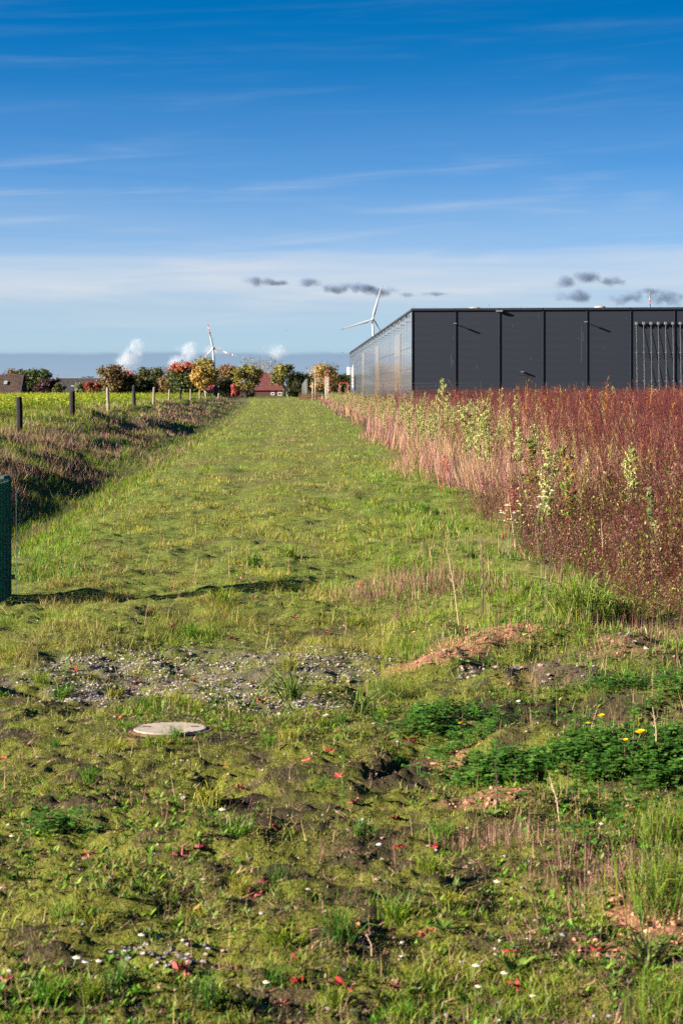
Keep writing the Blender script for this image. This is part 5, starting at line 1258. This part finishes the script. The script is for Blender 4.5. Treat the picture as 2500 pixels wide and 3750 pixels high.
# ================================================================== flowers
M_STEM = pmat('green_stem', (.09, .13, .03), .7); M_PETAL = pmat('white_petal', (.55, .54, .52), .6); M_YEL = pmat('yellow_floret', (.75, .42, .01), .6); M_DYEL = pmat('yellow_petal', (.80, .50, .006), .6)
def head(b, c, R, n, up=.2, layers=1):
    for L_ in range(layers):
        for k in range(n):
            a = 2*math.pi*(k + .5 * L_)/n; w = R * (1 - .3 * L_) * 3.0 / n; dv = C([math.cos(a), math.sin(a), up + .35 * L_]); sd = C([-math.sin(a), math.cos(a), 0])
            p0 = c + dv * R * .2; p1 = c + dv * R * (1 - .22 * L_)
            b.add([p0 - sd*w*.4, p0 + sd*w*.4, p1 + sd*w, p1 - sd*w, p1 + dv * R * .08, p0 - sd*w*.4 - (0,0,.001), p0 + sd*w*.4 - (0,0,.001), p1 + sd*w - (0,0,.001), p1 - sd*w - (0,0,.001)], [(0,1,2,3), (3,2,4), (8,7,6,5)])
def daisy_proto(h, R, n, yellow=False):
    t_ = thing('flower', 'x', 'flower'); b = MB(); lx = .25 * h
    b.tube([(0,0,-.02), (lx*.3, 0, h*.5), (lx, -lx*.3, h)], [.0022, .0018, .0015], 5); b.build('stem', M_STEM, t_)
    b = MB(); head(b, C([lx, -lx*.3, h]), R, n, -.15 if not yellow else .25, 1 if not yellow else 3); b.build('petals', M_DYEL if yellow else M_PETAL, t_)
    b = MB(); c = C([lx, -lx*.3, h])
    V = [c + C([math.cos(a)*R*.33*math.cos(e), math.sin(a)*R*.33*math.cos(e), R*(.30*math.sin(e) - (.0 if yellow else -.02))]) for e in (-.2, .5, 1.1) for a in np.linspace(0, 6.283, 9)[:-1]]
    b.add(V, [(j*8+k, j*8+(k+1) % 8, (j+1)*8+(k+1) % 8, (j+1)*8+k) for j in range(2) for k in range(8)] + [tuple(16+k for k in range(8))]); b.build('flower_centre', M_YEL, t_)
    return t_
def place(t_, q, rz, sc, name, label, cat, group):
    c = copy_tree(t_); c.name = name; c.location = [float(v) for v in q]; c.rotation_euler = (0, 0, rz); c.scale = (sc, sc, sc); c['label'] = label; c['category'] = cat; c['group'] = group; return c
def discard(t_):
    for c in list(t_.children): bpy.data.objects.remove(c)
    bpy.data.objects.remove(t_)
dz = daisy_proto(.05, .0135, 13)
for p in [(268,3535),(303,3542),(352,3522),(436,3562),(515,3435),(772,3020),(802,3015),(1832,3581),(1807,3245),(1729,3560),(2192,3020),(911,3038),(963,3616),(1120,3262),(537,2800),(696,2804),(1180,2620),(1190,2618),(36,3081),(1740,3630)]:
    q = ground_px(p[0], p[1] + 26); place(dz, q, random.uniform(-1, 1), random.uniform(.8, 1.25), 'daisy', 'white daisy with yellow centre ' + zone(*p), 'daisy', 'daisies in the turf')
dz2 = daisy_proto(.42, .021, 12); rr = random.Random(4)
for k in range(34):
    x = rr.uniform(1820, 1990); y = 1905 - (x - 1820) * .45 + rr.uniform(-48, 26)
    d = 23.2 + rr.uniform(-.5, .6); X = U(x) * d; z = H + (YH - y) / F * d; g = gz1(X, d); hh = max(.15, z - g)
    place(dz2, (X, d, g), rr.uniform(-2, 2), hh / .42, 'daisy', 'tall white daisy in the cluster below the pale plume weed', 'daisy', 'white daisy cluster at the edge of the weeds')
dd_ = daisy_proto(.07, .021, 16, True)
for p, lb in (((2192,2642), 'rear yellow dandelion on a tall stem behind the clover'), ((2143,2665), 'yellow dandelion just left of the tall stemmed one'), ((2328,2723), 'largest yellow dandelion beside the stony patch at the right'), ((2252,2728), 'small orange yellow dandelion above the right clover mound'), ((2277,2727), 'tiny yellow dandelion next to the small orange one'), ((1676,2662), 'small yellow flower left of the dark hollow'), ((1505,2317), 'small yellow flower left of the red soil heap')):
    q = ground_px(p[0], p[1] + 30); place(dd_, q, random.uniform(-1, 1), 1.5 if 'largest' in lb else random.uniform(.95, 1.2), 'dandelion', lb, 'dandelion', 'dandelions among the clover')
for t_ in (dz, dz2, dd_): discard(t_)

# ================================================================== single weeds that stand out
def plume(seed, h, w, cols, n=520, low=.35, leafk=1.0, stemc=(.20, .16, .08), fl=.020):
    """feathery seed plume: stem, side branches, dense small flecks in the upper part"""
    r = np.random.default_rng(seed); pm = PM(); top = C([r.normal() * .04 * h, r.normal() * .04 * h, h])
    nb = 22; br = []
    for i in range(nb):
        f = low + (.98 - low) * (i + r.random()) / nb; a = r.uniform(0, 6.28); ln = w * (.35 + .75 * math.sin(math.pi * min(1, max(0.02, (f - low) / (1 - low) * .82 + .14)))) * r.uniform(.7, 1.1)
        br.append((top * f, C([math.cos(a), math.sin(a), r.uniform(.7, 1.3)]), ln))
    for i in range(n):
        p, dv, ln = br[r.integers(0, nb)]; dv = dv / np.linalg.norm(dv); c = p + dv * ln * r.random()**.7 + r.normal(size=3) * w * .06
        e = runit(r, .4) * fl * r.uniform(.6, 1.4); s_ = np.cross(e, runit(r)); s_ *= .7
        pm.tri([c - e * .6, c - s_ * .6, c + e, c + s_ * .6], [(0, 1, 2), (0, 2, 3)], C(cols[r.integers(0, len(cols))]) * r.uniform(.75, 1.25))
    for i in range(int(14 * leafk)):
        f = r.uniform(.08, low + .15); a = r.uniform(0, 6.28); pm.leaf(top * f, (math.cos(a), math.sin(a), r.uniform(-.5, .5)), r.uniform(.05, .11) * h**.5, .014 * h**.5, C(stemc) * r.uniform(.6, 1.3))
    sm = PM(); sm.stem((0, 0, -.05), top, .010 * max(h, .4)**.5, stemc)
    for p, dv, ln in br: sm.strip([p, p + dv / np.linalg.norm(dv) * ln], [.005, .002], stemc, (.7, .7, 0))
    return pm.arr(), sm.arr()
CREAM = [C([.31, .30, .105]), C([.25, .275, .078]), C([.36, .325, .14]), C([.19, .235, .05])]
def plant_proto(pl, nm='plumes', sm='stem'):
    (V, T, K), (V2, T2, K2) = pl
    a = mesh_np(nm, V, T, M_LEAF, K, kind='stuff'); b = mesh_np(sm, V2, T2, M_DRY, K2); return a, b
def put_plant(pr, kind, label, cat, loc, sc, rz, group=None, lean=(0, 0)):
    t_ = thing(kind, label, cat, loc, group, rz); t_.scale = (sc, sc, sc); t_.rotation_euler = (lean[0], lean[1], rz)
    for o in pr:
        c = bpy.data.objects.new(o.name.split('.')[0], o.data); COL.objects.link(c); c.parent = t_
        if o.get('kind'): c['kind'] = o['kind']
    return t_
PP = [plant_proto(plume(800 + k, 1.0, .105, CREAM, 420, .40, fl=.021)) for k in range(4)]
rr = random.Random(11)
for k in range(230):
    d = 34 * (300 / 34)**(rr.random()**.85); t = rr.triangular(.2, 4.4, 1.6); X = float(x_right(d)) + t
    if X > .19 * d + 1 or (d < 48 and t > 2.6): continue
    put_plant(PP[k % 4], 'plume_weed', 'pale yellow green feathery weed along the dry growth, ' + ('nearest part' if d < 60 else 'middle part' if d < 120 else 'far part near the warehouse'), 'weed', (X, d, gz1(X, d)), rr.uniform(1.1, 1.6) * (1 if d > 45 else .85), rr.uniform(0, 6), 'pale feathery weeds beside the track', (rr.uniform(-.1, .1), rr.uniform(-.1, .1)))
for k in range(16):
    d = rr.uniform(45, 150); X = rr.uniform(.05, .2) * d; put_plant(PP[k % 4], 'plume_weed', 'lone pale green feathery weed deep in the red weeds', 'weed', (X, d, gz1(X, d)), rr.uniform(1.25, 1.6), rr.uniform(0, 6), 'lone pale weeds among the red ones')
def tall(pr, kind, label, cat, x, yt, d, rz=0, lean=(0, 0), base_h=1.0, group=None):
    X = U(x) * d; g = gz1(X, d); z = H + (YH - yt) / F * d; return put_plant(pr, kind, label, cat, (X, d, g), (z - g) / base_h, rz, group, lean)
BIGP = [plant_proto(plume(820 + k, 1.0, .17, CREAM, 950, .30, fl=.020)) for k in range(3)]
tall(BIGP[0], 'plume_weed', 'big cream plumed weed above the white daisies', 'weed', 2000, 1655, 23.5, .4)
tall(BIGP[1], 'plume_weed', 'cream plumed weed leaning right before the red weeds at the right', 'weed', 2285, 1640, 25.0, 1, (0, .25))
tall(BIGP[2], 'plume_weed', 'bushy cream weed left of the red weeds, widest of the middle ones', 'weed', 1800, 1512, 40, 2, (0, .12))
tall(BIGP[0], 'plume_weed', 'narrow cream weed left of the bushy one', 'weed', 1712, 1488, 42, 3)
tall(BIGP[1], 'plume_weed', 'pale weed between the two middle cream weeds', 'weed', 1755, 1525, 39, 4)
tall(BIGP[2], 'plume_weed', 'yellow green weed standing high against the red weeds at the left', 'weed', 1625, 1392, 70, 1.2)
tall(BIGP[0], 'plume_weed', 'pale green weed alone in the red weeds below the right pilasters', 'weed', 2237, 1492, 48, 2.2)
COLP = plant_proto(plume(840, 1.0, .085, [C([.34, .25, .10]), C([.28, .20, .08]), C([.24, .22, .06]), C([.40, .30, .14])], 900, .10, .4, (.18, .11, .06), .014))
tall(COLP, 'column_weed', 'tall ochre column weed at the right beside the yellow flowers', 'weed', 2388, 1905, 17.2, 0)
tall(COLP, 'column_weed', 'ochre column weed right beside the tallest one', 'weed', 2352, 2010, 16.8, 2)
tall(COLP, 'column_weed', 'shorter ochre column weed above the green tussock', 'weed', 2280, 2012, 17.6, 4)
tall(COLP, 'column_weed', 'thin ochre column weed at the right frame edge', 'weed', 2478, 2060, 17.5, 1)
SAL = plant_proto(plume(850, 1.0, .22, [C([.30, .085, .06]), C([.25, .07, .05]), C([.32, .12, .085])], 900, .15, .3, (.25, .08, .06), .016))
tall(SAL, 'salmon_weed', 'salmon red feathery weed beside the white daisies', 'weed', 1852, 1790, 23.2, 0)
tall(SAL, 'salmon_weed', 'salmon red weed at the foot of the pink dry grass', 'weed', 1612, 1668, 34, 1)
DOCK = plant_proto(plume(860, 1.0, .16, [C([.10, .17, .03]), C([.13, .20, .035]), C([.14, .19, .04]), C([.11, .17, .03]), C([.27, .12, .03]), C([.24, .07, .04])], 620, .25, 1, (.20, .07, .05), .024))
tall(DOCK, 'leafy_weed', 'leafy weed with green top and orange red leaves below', 'weed', 2088, 1640, 24, 0)
tall(DOCK, 'leafy_weed', 'low green leafy weed behind the cream plume', 'weed', 1935, 1610, 28, 2)
THI = plant_proto(plume(870, 1.0, .10, [C([.13, .155, .055]), C([.11, .13, .045])], 110, .2, 1, (.14, .14, .09), .04))
tall(THI, 'thistle', 'grey green thistle standing over the purple undergrowth', 'thistle', 2398, 1785, 19, 0)
GOLD = plant_proto(plume(880, 1.0, .36, [C([.50, .34, .01]), C([.40, .30, .02]), C([.07, .11, .02]), C([.06, .09, .02]), C([.07, .11, .02])], 800, .10, 1, (.09, .12, .03), .020))
tall(GOLD, 'yellow_flower_bush', 'bushy plant with many small yellow flowers at the right edge', 'flower bush', 2455, 2140, 15.8, 0)
BRO = plant_proto(plume(885, 1.0, .3, [C([.28, .17, .12]), C([.20, .11, .09])], 500, .25, .2, (.16, .08, .07), .014))
tall(BRO, 'dried_bush', 'small dried brown bush below the yellow flowers', 'bush', 2415, 2245, 15.0, 0)
SEED = plant_proto(plume(890, 1.0, .30, [C([.20, .30, .05]), C([.16, .26, .05])], 10, .3, 5.5, (.17, .27, .05), .03), 'leaves')
for p, yt, lb in (((645, 2945), 2855, 'bright green seedling with whorled leaves on the mossy track'), ((1250, 2960), 2755, 'tall thin pale seedling left of the tyre mark'), ((720, 3300), 3140, 'slender light green seedling in the lower left turf'), ((242, 2485), 2375, 'green seedling on the left gravel edge'), ((2040, 2630), 2505, 'green seedling in front of the dark hollow'), ((2155, 2610), 2395, 'tallest thin green stem above the dandelions'), ((520, 3480), 3440, 'small seedling at the dark pebble patch')):
    q = ground_px(*p); z = H + (YH - yt) / F * q[1]; put_plant(SEED, 'seedling', lb, 'seedling', q, max(.06, z - q[2]), random.uniform(0, 6))
# bare dark stems
for k, (x, yb, yt, dx, wd, c, lb) in enumerate(((1766, 2250, 1965, -4, .012, 'd', 'tall dark bare stem in front of the purple undergrowth'), (2003, 2165, 1920, 16, .012, 'd', 'dark bare stem before the middle of the purple undergrowth'), (1680, 2290, 2010, -45, .008, 'p', 'long pale leaning stalk at the left of the rough ground'), (2205, 2130, 1900, -6, .007, 'p', 'thin pale stalk in the purple undergrowth'), (1885, 2010, 1790, -30, .008, 'p', 'pale leaning stalk left of the cream plume'), (1990, 2130, 1940, -5, .008, 'd', 'slim dark stem left of another in the undergrowth'), (2050, 3020, 2840, -40, .006, 'p', 'dry leaning stalk below the clover mound'), (1815, 2960, 2780, -5, .006, 'd', 'dark bare stalk left of the clover mound'), (2400, 2760, 2590, -12, .006, 'p', 'pale stalk at the stony patch on the right'), (285, 3700, 3490, 10, .004, 'd', 'thin dark stalk in the lower left turf'), (1360, 3500, 3420, -20, .006, 'p', 'bent pale stalk in the middle of the foreground'))):
    q = ground_px(x, yb); z = H + (YH - yt) / F * q[1]; hh = z - q[2]; tp = C([dx / F * q[1], 0, hh])
    t_ = thing('dead_stalk', lb, 'stem', q); b = MB(); b.tube([(0, 0, -.03), tp * .5 + (.01, 0, 0), tp], [wd * .55, wd * .45, wd * .25], 5)
    for j in range(5):
        f = random.uniform(.35, .95); a = random.uniform(0, 6.28); e = C([math.cos(a), math.sin(a), 1.2]) * hh * .07; b.tube([tp * f, tp * f + e], [wd * .25, wd * .15], 4)
    b.build('stalk', pmat('dead_stem', (.06, .03, .03) if c == 'd' else (.36, .25, .17), .9), t_)

# ================================================================== tussocks and broad leaved rosettes
def tuft(seed, n, h, w, spread, cols, droop=.5, root=.04):
    r = np.random.default_rng(seed); pm = PM()
    for i in range(n):
        a = r.uniform(0, 6.28); L_ = h * r.uniform(.55, 1.1); s_ = spread * r.random()**.7; c = C(cols[r.integers(0, len(cols))]) * r.uniform(.75, 1.25)
        o = C([r.normal() * root, r.normal() * root, -.01]); dv = C([math.cos(a), math.sin(a), 0.]); sd = C([-math.sin(a), math.cos(a), 0]); sd = sd + .5 * r.normal(size=3); sd /= np.linalg.norm(sd)
        dr = droop * r.uniform(.3, 1.4) * s_
        pts = [o, o + dv * s_ * L_ * .28 + C([0, 0, L_ * .45]), o + dv * s_ * L_ * .68 + C([0, 0, L_ * (.82 - .12 * dr)]), o + dv * s_ * L_ * 1.15 + C([0, 0, L_ * (1.0 - .55 * dr)])]
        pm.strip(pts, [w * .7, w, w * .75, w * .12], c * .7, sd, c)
    return mesh_np('blades', *pm.arr()[:2], M_LEAF, pm.arr()[2], kind='stuff')
TUS = tuft(900, 230, .50, .009, 1.0, [G1 * 1.1, C([.12, .17, .03]), G2, C([.19, .21, .06])], .8, .09)
q = ground_px(2130, 2300); put_plant((TUS,), 'tussock', 'large arching light green grass tussock under the purple undergrowth', 'tussock', q, 1.0, 0)
q = ground_px(2290, 2290); put_plant((TUS,), 'tussock', 'smaller green tussock right of the large arching one', 'tussock', q, .62, 2)
TF = [tuft(910 + k, 90, .12, .0042, .9, cl, .6, .03) for k, cl in enumerate(([G2, G1], [G3 * 1.2, G2], [G1 * 1.1, G4], [G3, G5 * 1.2]))]
tpx = [(1290,2290),(700,2330),(1060,2455),(770,2610),(150,2500),(230,2560),(420,2560),(520,2590),(1180,2660),(640,2700),(420,2760),(200,2740),(560,2745),(980,2755),(1060,2720),(1250,2650),(1400,2640),(330,2870),(760,2960),(1180,2900),(1130,2850),(870,3080),(920,3060),(1320,3080),(1360,3100),(1600,3060),(880,3270),(1020,3260),(1590,3220),(1450,3380),(1460,3390),(1240,3440),(1040,3490),(230,3390),(340,3420),(430,3610),(330,3660),(160,3670),(560,3670),(1010,3640),(1230,3700),(1480,3730),(1640,3330),(760,3690),(1060,2040),(1290,1990),(1380,1850),(1560,1880),(1700,2120),(1190,1840),(1260,1740),(930,2080),(820,2220)]
for i, (x, y) in enumerate(tpx):
    q = ground_px(x, y); put_plant((TF[i % 4],), 'grass_tuft', ('mid green', 'deep green', 'yellowish', 'dark green')[i % 4] + ' small grass tuft ' + zone(x, y), 'grass tuft', q, random.uniform(.6, 1.15) * (1 if y > 2250 else 1.7), random.uniform(0, 6), 'grass tufts on the track')
for i, (x, y) in enumerate(((492, 2706), (548, 2722), (610, 2728), (690, 2722), (752, 2706), (470, 2672), (800, 2676), (585, 2722), (660, 2726))):
    put_plant((TF[i % 4],), 'grass_tuft', 'low grass tuft growing over the rim of the manhole', 'grass tuft', ground_px(x, y), random.uniform(.32, .5), random.uniform(0, 6), 'grass tufts round the manhole')
FT = tuft(930, 460, .22, .0034, .8, [G1 * .8, G2, G3, C([.16, .14, .05])], .6, .10)
for (x, y, s_, lb) in ((2470, 3330, 1.15, 'tall fine grass clump at the lower right frame edge'), (2440, 3080, .9, 'fine grass clump behind the tallest one at the right edge'), (2470, 3740, .8, 'fine grass clump in the bottom right corner'), (1420, 2560, .75, 'straw coloured fine grass clump left of the clover')):
    put_plant((FT,), 'grass_clump', lb, 'grass clump', ground_px(x, y), s_, random.uniform(0, 6))
NT_ = tuft(935, 46, .20, .010, 1.5, [C([.08, .11, .03]), C([.11, .13, .04]), G2], 1.0, .02)
put_plant((NT_,), 'arching_tuft', 'dark broad bladed arching tuft in front of the right red soil', 'grass tuft', ground_px(2370, 3540), .9, 0)
put_plant((NT_,), 'arching_tuft', 'dark arching tuft at the right edge of the gravel', 'grass tuft', ground_px(1075, 2565), 1.35, 1)
put_plant((NT_,), 'arching_tuft', 'broad bladed tuft between gravel and clover', 'grass tuft', ground_px(1320, 2615), 1.2, 2)
def rosette(seed, n, L_, W_, up, cols):
    r = np.random.default_rng(seed); pm = PM()
    for i in range(n):
        a = 6.28 * i / n + r.normal() * .3; l = L_ * r.uniform(.7, 1.1); e = up * r.uniform(.6, 1.3); dv = C([math.cos(a) * math.cos(e), math.sin(a) * math.cos(e), math.sin(e)]); sd = C([-math.sin(a), math.cos(a), 0]); dn = np.cross(dv, sd) * -1
        c = C(cols[r.integers(0, len(cols))]) * r.uniform(.8, 1.2); ctr = []; V = []
        for f, wf in ((0, .12), (.2, .45), (.45, 1.0), (.7, .85), (.9, .4), (1, .05)):
            p = dv * l * f + C([0, 0, -.25 * l * f * f]); V += [p - sd * W_ * wf / 2 + C([0, 0, W_ * .18 * wf]), p, p + sd * W_ * wf / 2 + C([0, 0, W_ * .18 * wf])]
        Ts = []
        for k in range(5):
            for j in range(2): Ts += [(3*k+j, 3*k+j+1, 3*k+j+4), (3*k+j, 3*k+j+4, 3*k+j+3)]
        pm.tri(V, Ts, c)
    return mesh_np('leaves', *pm.arr()[:2], M_LEAF, pm.arr()[2])
RS = [rosette(950, 9, .15, .032, .9, [C([.09, .15, .025]), C([.11, .17, .03])]), rosette(951, 8, .12, .035, .75, [C([.06, .11, .02]), C([.08, .14, .025])]), rosette(952, 7, .10, .05, .5, [C([.12, .19, .05]), C([.10, .16, .05])])]
for k, (x, y, s_, m, lb) in enumerate(((1880, 3530, 1.0, 0, 'broad leaved plantain with upright leaves in the lower right'), (2180, 3110, .9, 1, 'dark green plantain left of the fine grass at the right'), (1690, 2430, 1.1, 2, 'pale leafy dock in front of the red soil heap'), (2400, 2760, 1.0, 1, 'dark dock leaves in the right clover'), (1800, 3010, .8, 2, 'light green rosette below the clover mound'), (1040, 3340, .5, 2, 'pale small rosette in the middle foreground'), (900, 3400, .6, 2, 'grey green rosette left of the crimson folded leaf'), (2470, 2265, 1.4, 0, 'large leaved plant below the yellow flower bush'), (1620, 3420, .7, 1, 'low rosette in the foreground right of centre'), (2060, 2010, 2.0, 0, 'long pointed pale leaves in the middle of the undergrowth'))):
    put_plant((RS[m],), 'rosette_plant', lb, 'plant', ground_px(x, y), s_, random.uniform(0, 6))
for o in [TUS, FT, NT_] + TF + RS + [o for pr in PP + BIGP + [COLP, SAL, DOCK, THI, GOLD, BRO, SEED] for o in pr]: bpy.data.objects.remove(o)

# single stones and brick fragments
def stone_obj(seed, col):
    r = np.random.default_rng(seed); V, T, K = stones(C([0.]), C([5000.]), C([1.]), C([col]), r); V = V - V.mean(0); o = mesh_np('stone', V, T, M_STONE, K, flat=True); d_ = o.data; bpy.data.objects.remove(o); return d_
SG = [stone_obj(1, (.33, .31, .30)), stone_obj(2, (.16, .16, .18)), stone_obj(3, (.36, .18, .12))]
for x, y, s_, k, lb in ((1277, 2498, .030, 2, 'reddish brick fragment at the right end of the gravel'), (2370, 2695, .028, 0, 'pale stone in the stony patch at the right'), (1900, 2570, .020, 0, 'pale stone on the lip of the dark hollow'), (450, 2415, .018, 0, 'white stone standing out on the gravel'), (220, 3090, .020, 1, 'dark slate chip in the left foreground turf'), (598, 3035, .014, 1, 'bluish stone beside the bare sandy spot'), (580, 3440, .022, 1, 'dark grey stone at the head of the pebble patch'), (1240, 2435, .026, 2, 'flat brick coloured shard behind the gravel'), (470, 3540, .017, 1, 'dark stone left of the red leaf on the pebble patch'), (2310, 2960, .03, 2, 'orange brick lump at the right'), (1540, 2440, .024, 2, 'brick fragment at the left end of the red soil heap'), (2080, 2540, .026, 2, 'brick fragment above the dark hollow')):
    q = ground_px(x, y); share('stone', SG[k], q + C([0, 0, s_ * .3]), None, random.uniform(0, 6), s_, label=lb, category='stone', group='loose stones')

# ================================================================== small clouds and steam
def cloudmat(name, col, dens, sc):
    m = bpy.data.materials.new(name); m.use_nodes = True; t = NT(m.node_tree); t.n.clear()
    tcn = t.new('ShaderNodeTexCoord'); ob_ = tcn.outputs['Object']
    ln = t.new('ShaderNodeVectorMath', operation='LENGTH'); t.l.new(ob_, ln.inputs[0])
    geo = t.new('ShaderNodeNewGeometry')
    nz = t.noise(geo.outputs['Position'], sc, 6, .62)
    f = t.math('SUBTRACT', t.math('MULTIPLY_ADD', t.math('SUBTRACT', nz, .5), 2.3, .86), ln.outputs['Value'])
    dn = t.math('MULTIPLY', t.ramp(f, [(.0, .0), (.8, 1.0)], 'EASE'), dens)
    v = t.new('ShaderNodeVolumePrincipled'); v.inputs['Color'].default_value = (*col, 1); v.inputs['Anisotropy'].default_value = .1
    t.l.new(dn, v.inputs['Density']); o = t.new('ShaderNodeOutputMaterial'); t.l.new(v.outputs[0], o.inputs['Volume']); return m
M_DCL = cloudmat('shaded_cloud', (.19, .25, .38), .085, .030); M_STM = cloudmat('white_steam', (.62, .64, .69), .030, .045)  # shade on the dark clouds is put into their low scatter colour
def ball(name, mat):
    b = MB(); V = []; n, m = 18, 10
    for j in range(m + 1):
        e = -math.pi/2 + math.pi * j / m
        for k in range(n): a = 2*math.pi*k/n; V.append((math.cos(a)*math.cos(e), math.sin(a)*math.cos(e), math.sin(e)))
    b.add(V, [(j*n+k, j*n+(k+1) % n, (j+1)*n+(k+1) % n, (j+1)*n+k) for j in range(m) for k in range(n)]); o = b.build(name, mat); d_ = o.data; bpy.data.objects.remove(o); return d_
DC, SMK = ball('cloud', M_DCL), ball('steam', M_STM)
def puff(me, name, label, blobs, d, group, cat):
    c = at(blobs[0][0], blobs[0][1], d); t_ = thing(name, label, cat, c, group)
    for i, (x, y, w, h) in enumerate(blobs):
        p = at(x, y, d + 3 * i) - c; share('puff', me, p, t_, 0, (w / F * d / 2, max(w * .45, h) / F * d / 2, h / F * d / 2))
for lb, bl in (('dark grey cloud puff farthest left in the row above the left turbine', [(930, 1028, 120, 58), (985, 1030, 110, 44), (1030, 1036, 90, 28)]), ('small dark cloud puff second in the row', [(1020, 1033, 80, 36)]), ('dark cloud puff third in the row', [(1132, 1032, 120, 52)]), ('long dark cloud left of the plain turbine blade', [(1235, 1054, 160, 56), (1300, 1052, 150, 54), (1350, 1060, 100, 36)]), ('dark cloud behind the plain turbine blade', [(1385, 1066, 170, 58)]), ('faint small cloud right of the turbine blade', [(1490, 1080, 80, 30), (1600, 1076, 140, 24)]), ('dark cloud at the left of the group above the warehouse', [(2065, 1038, 130, 66)]), ('highest dark cloud above the warehouse', [(2150, 1016, 130, 70), (2240, 1032, 120, 48)]), ('dark cloud just above the warehouse roof', [(2105, 1086, 180, 70)]), ('wide dark cloud behind the red banded blade tip', [(2300, 1093, 180, 64), (2440, 1092, 200, 74), (2380, 1066, 110, 36)])):
    puff(DC, 'cloud', lb, bl, 4200., 'small dark clouds', 'cloud')
for lb, bl in (('white steam plume rising left of the round green tree', [(470, 1310, 120, 110), (500, 1272, 80, 80), (450, 1345, 80, 90)]), ('white and grey steam cloud behind the red banded turbine', [(690, 1288, 120, 90), (650, 1330, 90, 100), (760, 1285, 130, 60)]), ('pale steam cloud above the bare tree', [(1005, 1290, 130, 76)])):
    puff(SMK, 'steam_plume', lb, bl, 3400., 'steam plumes on the horizon', 'steam')
